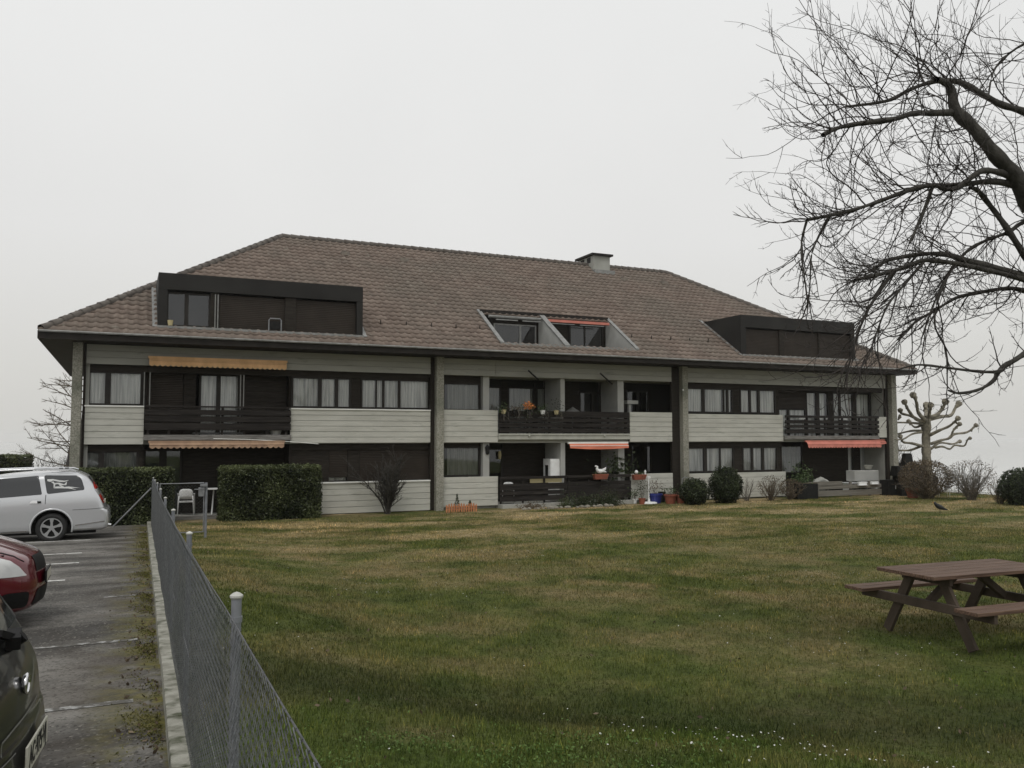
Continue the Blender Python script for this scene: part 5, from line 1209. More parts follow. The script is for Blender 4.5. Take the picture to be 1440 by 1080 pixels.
# ================================================================== POLLARDED PLANE TREE
pd_ = 39.0
pb = atd(1303, 700, pd_); pz = 0.0
pol = empty('pollarded_tree', (pb.x, pb.y, -.2)); tag(pol, 'pollarded plane tree with knuckled bare branches beyond the building corner', 'tree')
pol.location.x = min(pb.x, 33.6)
PI_ = Matrix.Translation(-pol.location)
T = Tubes()
def zp(x, y): return (1230 + x / 5.686, 540 + y / 5.686)
_, _ = limb([zp(418, 900), zp(416, 640), zp(412, 520), zp(410, 400), zp(415, 300), zp(418, 260)], pd_, pd_, 17, 12, T, 10)
o = T.build('trunk', M['bark2'], pol); o.matrix_parent_inverse = PI_
T = Tubes()
PB = [([(415, 300), (350, 230), (335, 150), (308, 90)], 5.5), ([(400, 300), (330, 280), (270, 210), (238, 145)], 5), ([(390, 310), (300, 260), (215, 235), (205, 210)], 4.5), ([(410, 270), (412, 220), (414, 170)], 6), ([(425, 270), (440, 230), (448, 170)], 5),
      ([(430, 270), (500, 245), (545, 190), (566, 140)], 6), ([(440, 280), (530, 260), (610, 250), (645, 190), (672, 158)], 5.5), ([(440, 410), (520, 370), (600, 335), (665, 275)], 4.5), ([(445, 480), (530, 450), (600, 430), (630, 370), (680, 320)], 4),
      ([(600, 430), (640, 400), (740, 385), (810, 330)], 4), ([(450, 520), (520, 470), (620, 480), (680, 460)], 3.5), ([(480, 510), (540, 500), (600, 520), (640, 490), (715, 495), (740, 450), (762, 434)], 3), ([(385, 320), (280, 310), (170, 308)], 3.5),
      ([(380, 375), (290, 375), (165, 405)], 3.5), ([(380, 385), (300, 400), (230, 440), (165, 445)], 3), ([(385, 500), (300, 475), (230, 465), (205, 420)], 4), ([(385, 490), (280, 530), (180, 530)], 3.5), ([(370, 330), (320, 345), (270, 295)], 3.5)]
for i, (pts, w) in enumerate(PB):
    d1 = pd_ + (((i * 37) % 7) - 3) * .35
    P3, Rr = limb([zp(*q) for q in pts], pd_, d1, w * 1.2, w * .8, T, 7)
    e = P3[-1]; r_ = w / 2 / 1197.4 * pd_
    if pts[-1][0] > 190:
        dd = (P3[-1] - P3[-3]).normalized(); T.add([tuple(e - dd * r_ * 1.5), tuple(e - dd * r_ * .5), tuple(e + dd * r_ * .7), tuple(e + dd * r_ * 1.5)], [r_ * .9, r_ * 1.6, r_ * 1.7, r_ * .4], 7)
        for k in range(2): q = e - dd * r_ * rt.uniform(2, 5); T.add([tuple(q), tuple(q + Vector((rt.uniform(-1, 1), 0, rt.uniform(-1, 1))) * r_ * 2)], [r_ * 1.0, r_ * .5], 6)
o = T.build('branches', M['bark2'], pol); o.matrix_parent_inverse = PI_

# ================================================================== THINGS ON THE RIGHT
def gz(x, y): return lz(x, y)
r1 = atz(1366, 702, .02)
def shrub_at(px, py, zg, **k): p = atz(px, py, zg); return p
p = shrub_at(1366, 703, 0); bare_shrub(p.x * .985, p.y * .985, 1.62, 1.75, 46, 'vase shaped bare grey shrub on the lawn beside the lake fence', 'twig3', seed=41, lvl=2, kids=6, r=.022, up=.05, leafn=900, z=0)
p = shrub_at(1441, 711, 0.02); ball_shrub(p.x, p.y, 1.3, 1.55, 9000, 'round dark evergreen bush cut by the right edge of the lawn', seed=9, z=0.0)
p = shrub_at(1408, 709, 0.02); bare_shrub(p.x, p.y, 1.0, .8, 16, 'small brown twiggy shrub leaning on the dark evergreen bush', 'twig2', seed=43, kids=5, z=0, leafn=250)
p = shrub_at(1303, 701, 0); bare_shrub(p.x * .99, p.y * .99, 1.65, 1.9, 44, 'wide brown leafy shrub at the foot of the pollarded tree', 'twig2', seed=45, lvl=2, kids=6, z=-.05, leafn=7000)
p = atd(1322, 660, 41); bare_shrub(33.2, p.y, 2.3, .8, 12, 'thin upright twigs behind the wide brown shrub', 'twig2', seed=46, lvl=2, kids=4, z=-.2, up=.5)
p = atd(1270, 665, 42); bare_shrub(min(p.x, 33.3), p.y, 3.4, 2.2, 26, 'tall thin leafless bush behind the stone barbecue', 'twig', seed=47, lvl=3, kids=5, z=-.2, up=.3)
# barbecue
p = atz(1282, 697, 0); bq = empty('barbecue', (p.x, p.y, -.02), R(-24)); tag(bq, 'blackened outdoor barbecue with tapering chimney beside the building corner', 'barbecue')
s_ = Vector((p.x, p.y, 0)).length / 1197.4 * 1.0
mb = MB(); mb.box(-.62, .62, -.4, .4, 0, .85); mb.build('base', M['black'], bq, bevel=.01)
mb = MB(); mb.add([(-.75, -.42, .85), (.62, -.42, .85), (.62, .4, .85), (-.75, .4, .85), (-.70, -.3, 1.28), (.45, -.3, 1.28), (.45, .3, 1.28), (-.70, .3, 1.28)], [(0, 1, 5, 4), (1, 2, 6, 5), (2, 3, 7, 6), (3, 0, 4, 7), (4, 5, 6, 7), (3, 2, 1, 0)]); mb.build('hood', M['black'], bq, bevel=.01)
mb = MB(); mb.add([(-.36, -.24, 1.28), (.04, -.24, 1.28), (.04, .2, 1.28), (-.36, .2, 1.28), (-.28, -.18, 1.82), (-.03, -.18, 1.82), (-.03, .14, 1.82), (-.28, .14, 1.82)], [(0, 1, 5, 4), (1, 2, 6, 5), (2, 3, 7, 6), (3, 0, 4, 7), (4, 5, 6, 7)]); mb.build('chimney', M['black'], bq)
p = atz(1283, 700, 0); q = empty('flower_pot', (p.x - .2, p.y - .2, 0)); tag(q, 'terracotta pot in front of the blackened barbecue', 'flower pot')
mb = MB(); mb.lathe([(.19, 0), (.25, .28), (.29, .30), (.30, .40), (.27, .40), (.25, .34)], (0, 0, 0), 20); mb.build('pot', M['terra'], q, smooth=False); mb = MB(); mb.lathe([(.26, .33), (.1, .36)], (0, 0, 0), 16); mb.build('soil', M['soil'], q)
# tent / dark low shed with curved roof beyond
p = atd(1318, 690, 40); sh = empty('garden_shed', (33.0, p.y, -.1), R(-24)); tag(sh, 'low dark arched shelter behind the wide brown shrub', 'shelter')
pr = [(-1.6, 0), (-1.55, .75), (-1.1, 1.15), (-.4, 1.40), (.3, 1.42), (.95, 1.15), (1.35, .7), (1.45, 0)]
mb = MB(); mb.prism(pr, 0, .9, 'y'); mb.build('cover', M['darkmetal'], sh)
# white garden lantern/stool next to it
p = atz(1327, 699, 0); wl_ = empty('plastic_chair', (p.x, p.y, 0), R(-40)); tag(wl_, 'small white plastic seat half hidden right of the brown shrub', 'chair')
def plastic_chair(t, sc=1.0):
    mb = MB(); mb.box(-.22 * sc, .22 * sc, -.22 * sc, .22 * sc, .40 * sc, .43 * sc); mb.build('seat', M['white'], t, bevel=.01)
    mb = MB(); n = 10; vs = []
    for z_, w_, yb in ((.50, .20, .22), (.62, .21, .24), (.74, .20, .26), (.80, .15, .27), (.82, .08, .27)):
        for k in range(n + 1): u = -1 + 2 * k / n; vs.append((w_ * u * sc, (yb + .05 * (1 - u * u)) * sc, z_ * sc))
    mb.add(vs, [(i * (n + 1) + k, i * (n + 1) + k + 1, (i + 1) * (n + 1) + k + 1, (i + 1) * (n + 1) + k) for i in range(4) for k in range(n)])
    o = mb.build('backrest', M['white'], t, smooth=True); md = o.modifiers.new('t', 'SOLIDIFY'); md.thickness = .02
    for sx in (-1, 1):
        mb = MB(); mb.tube([(sx * .25 * sc, -.22 * sc, 0), (sx * .24 * sc, -.2 * sc, .62 * sc), (sx * .25 * sc, .05, .65 * sc), (sx * .22 * sc, .23 * sc, .66 * sc)], .017, 8); mb.build('leg', M['white'], t, smooth=True)
        mb = MB(); mb.tube([(sx * .24 * sc, .27 * sc, 0), (sx * .21 * sc, .22 * sc, .45 * sc), (sx * .2 * sc, .25 * sc, .6 * sc)], .017, 8); mb.build('leg', M['white'], t, smooth=True)
plastic_chair(wl_, .8)
# wire fence by the lake
lf = empty('wire_fence', (33.7, 25, 0)); tag(lf, 'thin wire fence with slim posts along the lakeside path', 'fence')
for k in range(26):
    yy = -25 + k * 2.2; mb = MB(); mb.tube([(0, yy, -.1), (0, yy, .82)], .028, 8); mb.build('fence_post', M['post'], lf)
T = Tubes()
for z_ in (.1, .4, .78): T.add([(0, -25, z_), (0, 0, z_), (0, 31, z_)], .006, 4)
for k in range(56 * 5): T.add([(0, -25 + k * .2, .08), (0, -25 + k * .2, .8)], .003, 3)
T.build('wires', M['galv'], lf)
# ground-floor right terrace clutter
tb = empty('timber_border', (27.6, 27.0, 0)); tag(tb, 'low grey weathered plank border in front of the right terrace', 'border')
mb = MB(); mb.box(-2.2, 2.2, -.05, .05, .05, .28); mb.box(-2.2, 2.2, -.04, .04, .34, .50); mb.box(-2.1, -.2, -.06, -.05, .51, .66)
for x in (-2.1, -.9, .4, 1.5, 2.15): mb.box(x - .05, x + .05, .051, .12, 0, .62)
mb.build('planks', M['oldwood'], tb)
pl_ = empty('planter', (25.05, 26.7, 0)); tag(pl_, 'black rectangular planter left of the grey plank border', 'planter'); mb = MB(); mb.box(-.55, .55, -.25, .25, 0, .62); mb.build('box', M['black'], pl_, bevel=.01)
mb = MB(); mb.box(-.52, .52, -.22, .22, .625, .64); mb.build('soil', M['soil'], pl_); leaves(260, lambda n: rng.normal(size=(n, 3)) * [.3, .12, .09] + [0, 0, .72], .04, M['leafg'], 'leaves', pl_)
pl2 = empty('planter', (30.35, 26.8, 0)); tag(pl2, 'black crate with white patches under the right corner column', 'crate'); mb = MB(); mb.box(-.7, .75, -.25, .25, 0, .66); mb.build('box', M['black'], pl2, bevel=.01); mb = MB(); mb.add([(-.35, -.253, .28), (-.02, -.253, .30), (.0, -.253, .44), (-.18, -.253, .36), (-.33, -.253, .44)], [(0, 1, 2, 3, 4)]); mb.build('white_print', M['white'], pl2)
wt = empty('storage_bench', (29.0, 27.6, .1)); tag(wt, 'long white garden storage box on the right terrace', 'storage box'); mb = MB(); mb.box(-.45, .95, -.25, .25, .50, .95); mb.build('box', M['wallw'], wt, bevel=.02); mb = MB(); mb.box(-.78, .98, -.28, .28, .42, .45); mb.box(-.7, -.64, -.2, .2, 0, .42); mb.box(.84, .9, -.2, .2, 0, .42); mb.build('stand', M['white'], wt)
for i, (x, y, lab) in enumerate([(29.6, 27.6, 'white tub standing on the white storage box'), ]):
    q = empty('tub', (x, y, 1.1)); tag(q, lab, 'tub'); mb = MB(); mb.lathe([(.12, 0), (.2, .16), (.22, .17), (.18, .14)], (0, 0, .0), 16); mb.build('bowl', M['slabw'], q)
for i, (px, py, w, h, lab) in enumerate([(1213, 680, .5, .16, 'white rectangular tray hung on the plank border'), (1230, 679, .45, .12, 'pale slatted tray at the right end of the plank border')]):
    p = aty(px, py, 26.9); q = empty('tray', (p.x, 26.9, p.z - h / 2)); tag(q, lab, 'tray'); mb = MB(); mb.box(-w / 2, w / 2, 0, .03, 0, h); mb.build('panel', M['white'], q, bevel=.006); mb = MB(); mb.box(-w / 2, w / 2, -.05, 0, 0, .02); mb.box(-w / 2, -w / 2 + .02, -.05, 0, .02, h); mb.build('rim', M['white'], q)
q = empty('flower_pot', (26.6, 27.5, .12)); tag(q, 'pale grey pot on the right terrace behind the plank border', 'flower pot'); mb = MB(); mb.lathe([(.14, .35), (.2, .58), (.22, .6), (.18, .58)], (0, 0, 0), 16); mb.box(-.2, .2, -.2, .2, 0, .35); mb.build('pot', M['plaster'], q)
q = empty('terrace_plant', (25.9, 27.6, .1)); tag(q, 'green leafy terrace plant under the coral awning', 'plant'); mb = MB(); mb.lathe([(.15, 0), (.2, .35), (.18, .35)], (0, 0, 0), 14); mb.build('pot', M['black'], q); leaves(420, lambda n: rng.normal(size=(n, 3)) * [.3, .15, .25] + [0, 0, .75], .06, M['leafg'], 'leaves', q)
q = empty('garden_cover', (26.6, 27.3, .1)); tag(q, 'grey draped cover over furniture on the right terrace', 'furniture cover'); mb = MB(); n = 12
vs = [(-.5 + u * .1, -.12 + v * .08, .45 + .28 * math.sin(math.pi * u / 10) * math.sin(math.pi * (v + 1) / 6) + .02 * math.sin(u * 2.3 + v)) for v in range(5) for u in range(11)]
mb.add(vs, [(v * 11 + u, v * 11 + u + 1, (v + 1) * 11 + u + 1, (v + 1) * 11 + u) for v in range(4) for u in range(10)]); o = mb.build('fabric', M['plaster'], q, smooth=True); md = o.modifiers.new('t', 'SOLIDIFY'); md.thickness = .4; md.offset = -1
# items on right balcony
for (px, w, lab) in ((1128, .35, 'white cloth over the right balcony rail, leftmost piece'), (1158, .45, 'white folded towel in the middle of the right balcony'), (1186, .5, 'wide pale towel near the right end of the right balcony')):
    p = aty(px, 588.5, 28.05); q = empty('towel', (p.x, 28.05, 3.26)); tag(q, lab, 'towel'); mb = MB(); vs = []
    for k in range(9):
        x = -w / 2 + w * k / 8; vs += [(x, .02 * math.sin(k * 1.9), 0), (x, .015 * math.sin(k * 1.3), .11)]
    mb.add(vs, [(2 * k, 2 * k + 2, 2 * k + 3, 2 * k + 1) for k in range(8)]); o = mb.build('cloth', M['white'], q); md = o.modifiers.new('t', 'SOLIDIFY'); md.thickness = .015

# ================================================================== THINGS IN THE CENTRE
def pot(x, y, z, r, h, m, label, plant=None, ph=.4, pw=.2, cat_='flower pot', pm='leafg', n=160, size=.03, name='flower_pot'):
    q = empty(name, (x, y, z)); tag(q, label, cat_)
    mb = MB(); mb.lathe([(r * .72, 0), (r * .95, h * .82), (r * 1.06, h * .84), (r * 1.06, h), (r * .92, h), (r * .88, h * .85)], (0, 0, 0), 18); mb.build('pot', M[m], q)
    mb = MB(); mb.lathe([(r * .9, h * .86), (.01, h * .88)], (0, 0, 0), 14); mb.build('soil', M['soil'], q)
    if plant:
        T = Tubes()
        for k in range(7): grow(T, (0, 0, h * .8), (rnd.uniform(-.5, .5), rnd.uniform(-.5, .5), 1), ph * rnd.uniform(.7, 1), .006, 1, .2, .3, 3)
        T.build('stems', M['twig2'], q)
        leaves(n, lambda n_: rng.normal(size=(n_, 3)) * [pw * .5, pw * .5, ph * .25] + [0, 0, h + ph * .55], size, M[pm], 'leaves', q)
    return q
def base_at(px, py): p = atz(px, py, .0); return p.x, p.y
for (px, py, r, h, m, lab, pl, ph, pw, pm) in [
        (893, 708, .09, .17, 'white', 'small white pot beside the white umbrella base', True, .35, .25, 'leafg'),
        (903, 709, .13, .22, 'terra', 'small terracotta pot in front of the umbrella base', True, .75, .3, 'shrub'),
        (922, 707.5, .26, .36, 'blue', 'large cobalt blue pot with grey lavender', True, .5, .32, 'leafb'),
        (931, 706, .14, .40, 'black', 'tall black tub right of the blue pot', None, 0, 0, None),
        (943, 708, .24, .34, 'terra', 'banded terracotta tub with green plant before the grey boards', True, .30, .40, 'leafg'),
        (957, 707.5, .20, .30, 'terra', 'terracotta tub beside the second concrete column', True, .15, .25, 'leafb')]:
    x, y = base_at(px, py); pot(x, y, .0, r, h, m, lab, pl, ph, pw, pm=pm or 'leafg')
# umbrella stand: white pole in a round white base
x, y = base_at(912.5, 708.5); q = empty('umbrella_stand', (x, y, 0)); tag(q, 'white parasol pole in a flat white base among the pots', 'umbrella stand')
mb = MB(); mb.lathe([(.30, 0), (.32, .03), (.28, .07), (.05, .09), (.04, .2)], (0, 0, 0), 24); mb.build('base', M['white'], q); mb = MB(); mb.tube([(0, 0, .1), (0, 0, .98)], .022, 10); mb.build('pole', M['white'], q); mb = MB(); mb.box(-.06, .06, -.04, .04, .95, 1.03); mb.build('joint', M['white'], q)
# trolley with hooped handle
x, y = base_at(964, 706.5); q = empty('garden_trolley', (x, y, 0), R(-20)); tag(q, 'small hand trolley with hooped grey handle beside the column', 'trolley')
mb = MB()
for s in (-1, 1): mb.tube([(s * .14 - .02, 0, .05), (s * .15 + .02, .03, .55), (s * .15 + .05, .05, .9)], .013, 8)
mb.tube([(-.10, .05, .9), (0, .05, .97), (.2, .05, .9)], .013, 8); mb.tube([(-.12, .02, .45), (.17, .02, .45)], .012, 6); mb.tube([(-.13, .0, .2), (.16, .0, .2)], .012, 6); mb.build('frame', M['galv'], q)
mb = MB(); mb.box(-.2, .22, -.22, .05, .04, .07); mb.build('tray', M['terra'], q)
for s in (-1, 1): mb = MB(); mb.tube([(s * .24, .06, .09), (s * .27, .06, .09)], .09, 14); mb.build('wheel', M['rubber'], q)
# hanging flower boxes
def flowerbox(x, z, w, label, y=27.78, m='terra', white=1):
    q = empty('flower_box', (x, y, z)); tag(q, label, 'flower box')
    mb = MB(); mb.add([(-w / 2 + .06, -.09, 0), (w / 2 - .06, -.09, 0), (w / 2 - .06, .07, 0), (-w / 2 + .06, .07, 0), (-w / 2, -.13, .2), (w / 2, -.13, .2), (w / 2, .07, .2), (-w / 2, .07, .2)], [(0, 1, 2, 3), (0, 4, 5, 1), (1, 5, 6, 2), (2, 6, 7, 3), (3, 7, 4, 0), (4, 7, 6, 5)]); mb.build('box', M[m], q, bevel=.01)
    leaves(140, lambda n: rng.normal(size=(n, 3)) * [w * .22, .04, .04] + [0, -.02, .24], .03, M['leafg'], 'leaves', q); return q
x = X(843, 27.8); flowerbox(x, .93, .62, 'dull red flower box on the rail below the coral awning'); 
q = empty('bird_figure', (x, 27.76, 1.13)); tag(q, 'white ornamental bird figure sitting in the dull red flower box', 'ornament')
mb = MB(); T = Tubes(); T.add([(.26, 0, .06), (.15, 0, .10), (0, 0, .10), (-.10, 0, .12), (-.15, 0, .2), (-.14, 0, .28), (-.2, 0, .30), (-.24, 0, .29)], [.01, .06, .09, .08, .05, .045, .03, .008], 10); T.build('figure', M['white'], q)
mb = MB(); mb.add([(.0, -.07, .14), (.2, -.05, .16), (.24, -.03, .26), (.05, -.06, .2)], [(0, 1, 2, 3)]); mb.build('wing', M['white'], q)
x = X(897, 27.8); flowerbox(x, .88, .6, 'brown flower box hanging on the grey boards beside the terrace')
q = empty('ornament', (x - .12, 27.76, 1.10)); tag(q, 'small white ball ornament in the brown hanging flower box', 'ornament'); mb = MB(); mb.lathe([(.01, 0), (.06, .03), (.075, .08), (.05, .13), (.01, .15)], (0, 0, 0), 12); mb.build('ball', M['white'], q, smooth=True)
q = empty('lantern', (x + .28, 27.76, 1.06)); tag(q, 'small white lantern at the right end of the hanging flower box', 'lantern'); mb = MB(); mb.lathe([(.035, 0), (.04, .12), (.05, .13), (.01, .19)], (0, 0, 0), 8); mb.build('case', M['white'], q)
# pots hanging on the first-floor central rail
for (px, m, lab, pm, ph, pw) in [(708, 'cream', 'yellow hanging pot with trailing plant at the left of the central balcony', 'leafg', .25, .3), (724, 'black', 'dark trailing plant pot between the yellow and orange pots', 'leafb', .12, .5), (743, 'black', 'hanging pot with orange flowers on the central balcony', None, .3, .4), (763, 'white', 'white hanging pot with a trailing green shoot on the central balcony', 'leafg', .22, .25), (782, 'cream', 'cream hanging pot with bushy dark plant beside the white partition', 'shrub', .5, .5)]:
    x = X(px, 27.8); q = empty('hanging_pot', (x, 27.78, 3.34)); tag(q, lab, 'hanging pot', 'pots hung along the central balcony rail')
    mb = MB(); mb.lathe([(.07, 0), (.10, .15), (.11, .15), (.09, .15)], (0, 0, 0), 14); mb.tube([(0, 0, .14), (0, .1, .17)], .008, 6); mb.build('pot', M[m], q)
    leaves(150, lambda n: rng.normal(size=(n, 3)) * [pw * .4, .06, ph * .4] + [0, 0, .2], .03, M[pm or 'leafg'], 'leaves', q)
    T = Tubes()
    for k in range(5): T.add([(rnd.uniform(-.1, .1), -.05, .15), (rnd.uniform(-.2, .2), -.12, .05), (rnd.uniform(-.2, .2), -.13, -.1 - .2 * rnd.random())], .006, 3)
    T.build('trailing_stems', M['twig3'], q)
    if pm is None: leaves(160, lambda n: rng.normal(size=(n, 3)) * [.11, .06, .07] + [0, 0, .30], .04, M['flowero'], 'flowers', q)
# drying rack / folded parasol on right loggia (first floor)
x = X(807, 28.3); q = empty('parasol_table', (x, 28.4, 2.6)); tag(q, 'small grey peaked canopy standing on the central balcony', 'parasol')
mb = MB(); mb.lathe([(.42, .80), (.30, .87), (.12, .98), (.01, 1.05)], (0, 0, 0), 8); mb.build('canopy', M['flash'], q); mb = MB(); mb.tube([(0, 0, 0), (0, 0, .95)], .02, 8); mb.build('pole', M['galv'], q)
x = X(884, 28.5); q = empty('bird_table', (x + .1, 28.5, 2.42)); tag(q, 'flat grey bird table on a stand behind the right loggia boards', 'bird table')
mb = MB(); mb.box(-.24, .26, -.15, .15, 1.38, 1.52); mb.build('house', M['wallw'], q, bevel=.01); mb = MB(); mb.box(-.12, -.02, -.05, .05, 0, 1.38); mb.build('stand', M['wallw'], q)
# white fridge-like cabinet on ground terrace
x0, x1 = X(763, 28.5), X(790, 28.3); q = empty('metal_cabinet', ((x0 + x1) / 2, 28.55, .12)); tag(q, 'tall white cabinet with dark side slot on the central ground terrace', 'cabinet')
w = x1 - x0
mb = MB(); mb.box(-.16 + .0, .42, -.30, .3, 0, 1.58); mb.build('body', M['white'], q, bevel=.015)
mb = MB(); mb.box(-.165, -.162, -.12, .12, .2, 1.35); mb.build('slot', M['black'], q); mb = MB(); mb.box(-.14, .40, -.325, -.303, .03, 1.52); mb.build('door', M['white'], q, bevel=.008)
# white chairs stacked behind rail
x = X(718, 28.1); q = empty('plastic_chair', (x, 28.35, .12), R(160)); tag(q, 'white plastic chair behind the dark rail of the central terrace', 'chair'); plastic_chair(q, .95)
# dark palm like plant at right of the loggia, ground floor
x = X(872, 28.2); q = empty('terrace_plant', (x, 28.2, .12)); tag(q, 'dark broad-leaved plant behind the rail below the coral awning', 'plant')
mb = MB(); mb.lathe([(.14, 0), (.19, .35), (.17, .35)], (0, 0, 0), 14); mb.build('pot', M['black'], q); T = Tubes()
for k in range(9): grow(T, (0, 0, .3), (rnd.uniform(-.6, .6), rnd.uniform(-.3, .3), 1), 1.1, .012, 0, -.2, .2)
T.build('stems', M['hedgecore'], q); leaves(300, lambda n: rng.normal(size=(n, 3)) * [.3, .12, .28] + [0, 0, 1.2], .09, M['shrub'], 'leaves', q)
# wall lamps
for i, (px, py, lab) in enumerate([(686, 633, 'black lantern fixed on the grey partition of the ground floor')]):
    p = aty(px, py, 28.05); q = empty('wall_lamp', (p.x, 28.08, p.z)); tag(q, lab, 'wall lamp'); mb = MB(); mb.lathe([(.03, -.16), (.07, -.12), (.09, .08), (.1, .1), (.02, .2)], (0, 0, 0), 8); mb.build('lantern', M['black'], q); mb = MB(); mb.bar((0, 0, .12), (0, .05, .12), .02, .02); mb.build('bracket', M['black'], q)
p = aty(703, 640, 29.3); q = empty('wall_lamp', (p.x, 29.33, p.z)); tag(q, 'small pale amber lamp beside the terrace door', 'wall lamp'); mb = MB(); mb.lathe([(.05, -.15), (.07, 0), (.05, .15)], (0, 0, 0), 12); mb.build('shade', M['cream'], q)
# picket edging with two tiny conifers
xa, ya = base_at(626, 720.5); xb, yb = base_at(668, 719); q = empty('picket_edging', ((xa + xb) / 2, 26.9, 0)); tag(q, 'low orange wooden picket edging at the foot of the centre wall', 'picket fence')
mb = MB(); w = (xb - xa)
for k in range(13):
    u = -w / 2 + w * k / 12; h_ = .22 + .05 * abs(math.sin(k * math.pi / 4)); mb.prism([(u - .025, 0), (u + .025, 0), (u + .025, h_), (u, h_ + .04), (u - .025, h_)], -.012, .012, 'y')
mb.build('pickets', M['orangewood'], q); mb = MB(); mb.box(-w / 2, w / 2, .013, .03, .08, .11); mb.box(-w / 2, w / 2, .013, .03, .17, .20); mb.build('rail', M['orangewood'], q)
def conifer(x, y, h, w, label):
    q = empty('dwarf_conifer', (x, y, 0)); tag(q, label, 'conifer'); T = Tubes(); T.add([(0, 0, 0), (0, 0, h * .9)], [.012, .004], 5); T.build('trunk', M['bark'], q)
    leaves(500, lambda n: (lambda t, a: np.stack([np.cos(a) * (1 - t) * w / 2, np.sin(a) * (1 - t) * w / 2, t * h], 1) + rng.normal(size=(n, 3)) * .012)(rng.random(n) ** 1.3, rng.random(n) * 6.28), .02, M['shrub'], 'foliage', q)
conifer(X(643, 27.2), 27.2, .58, .26, 'taller dwarf conifer behind the orange pickets'); conifer(X(661, 27.2), 27.2, .36, .28, 'smaller dwarf conifer at the right end of the orange pickets')
# low shrubs and border stones in front of the terrace
def low_plant(px, w, h, lab, m, n, y=27.1, name='low_shrub'):
    q = empty(name, (X(px, y), y, 0)); tag(q, lab, 'low shrub'); T = Tubes()
    for k in range(16): grow(T, (rnd.uniform(-w * .3, w * .3), 0, 0), (rnd.uniform(-.8, .8), rnd.uniform(-.5, .5), .6), h * 1.1, .007, 1, .1, .3, 3)
    T.build('stems', M['twig2'], q); leaves(n, lambda n_: np.abs(rng.normal(size=(n_, 3))) * [0, 0, h * .45] + rng.normal(size=(n_, 3)) * [w * .26, .16, .02], .03, M[m], 'leaves', q)
low_plant(748, .9, .22, 'reddish ground plant at the left of the stone border', 'leafb', 600); low_plant(818, 1.1, .42, 'dark spreading evergreen below the dull red flower box', 'shrub', 2200); low_plant(852, 1.2, .48, 'dark spreading juniper at the right end of the terrace', 'shrub', 2600); low_plant(795, .5, .38, 'small grey green bush next to the stone border', 'leafg', 500)
bs = rng.random((15, 3)); 
for k in range(15):
    x = 12.6 + k * .25 + (bs[k, 0] - .5) * .1; q = MB(); s = .07 + .06 * bs[k, 1]
    q.lathe([(s * .5, -.03), (s, .02), (s * .9, s * .6), (s * .3, s * .85)], (0, 0, 0), 8, 1.25, .8); o = q.build('border_stone', M['stone'], None); o.location = (x, 26.75 + (bs[k, 2] - .5) * .15, .0); o.rotation_euler = (0, 0, k * 1.3)
    tag(o, ('pale rough stone in the border before the central terrace'), 'stone', 'stones edging the central terrace bed')
# ---------------- left terrace
p = atz(264, 727, .11); q = empty('plastic_chair', (1.72, 28.2, .11), R(175)); tag(q, 'white plastic garden chair behind the gate on the left terrace', 'chair'); q.location = (X(264, 28.45), 28.45, .11); plastic_chair(q, 1.0)
q = empty('garden_table', (X(304, 28.4) + .06, 28.3, .11)); tag(q, 'small round white table on one leg beside the tall hedge', 'table')
mb = MB(); mb.lathe([(.36, .78), (.37, .80), (.36, .815)], (0, 0, 0), 28); mb.build('table_top', M['white'], q); mb = MB(); mb.tube([(-.15, 0, 0), (-.10, 0, .78)], .025, 10); mb.build('leg', M['white'], q)
# items on left balcony and dormer
q = empty('wicker_basket', (X(388, 28.1), 28.15, 2.59)); tag(q, 'small pale basket low on the left balcony', 'basket'); mb = MB(); mb.lathe([(.14, 0), (.2, .14), (.16, .15)], (0, 0, 0), 14); mb.build('bowl', M['wallw'], q)
q = empty('folded_lounger', (X(308, 28.05), 28.15, 2.59)); tag(q, 'pale flat folded lounger lying on the left balcony floor', 'lounger'); mb = MB(); mb.box(-.75, .75, -.02, .2, .02, .08); mb.build('cushion', M['flash'], q, bevel=.01)
mb = MB(); mb.tube([(-.78, -.03, .05), (.78, -.03, .05)], .014, 6); mb.build('frame', M['galv'], q)
q = empty('flower_pot', (X(236, 27.4), 27.43, 5.87)); tag(q, 'small yellowish pot on the sill of the left dormer', 'flower pot'); mb = MB(); mb.lathe([(.06, 0), (.085, .16), (.07, .16)], (0, 0, 0), 12); mb.build('pot', M['cream'], q)
q = empty('bucket_chair', (X(385, 27.35), 27.42, 5.87)); tag(q, 'grey metal chair frame standing on the ledge of the left dormer', 'chair')
mb = MB(); mb.tube([(-.19, 0, 0), (-.19, 0, .33), (-.15, 0, .38), (.15, 0, .38), (.19, 0, .33), (.19, 0, 0)], .022, 8); mb.build('frame', M['galv'], q); mb = MB(); mb.box(-.16, .16, .01, .03, .05, .3); mb.build('backrest', M['black'], q)
# small camera lamp on column
p = aty(961, 548.5, 27.72); q = empty('wall_lamp', (p.x, 27.74, p.z)); tag(q, 'tiny white round lamp on the second column', 'wall lamp'); mb = MB(); mb.lathe([(.01, -.04), (.035, -.02), (.04, .02), (.01, .04)], (0, 0, 0), 10); mb.build('globe', M['white'], q); mb = MB(); mb.bar((0, .02, 0), (0, .045, 0), .03, .03); mb.build('bracket', M['black'], q)

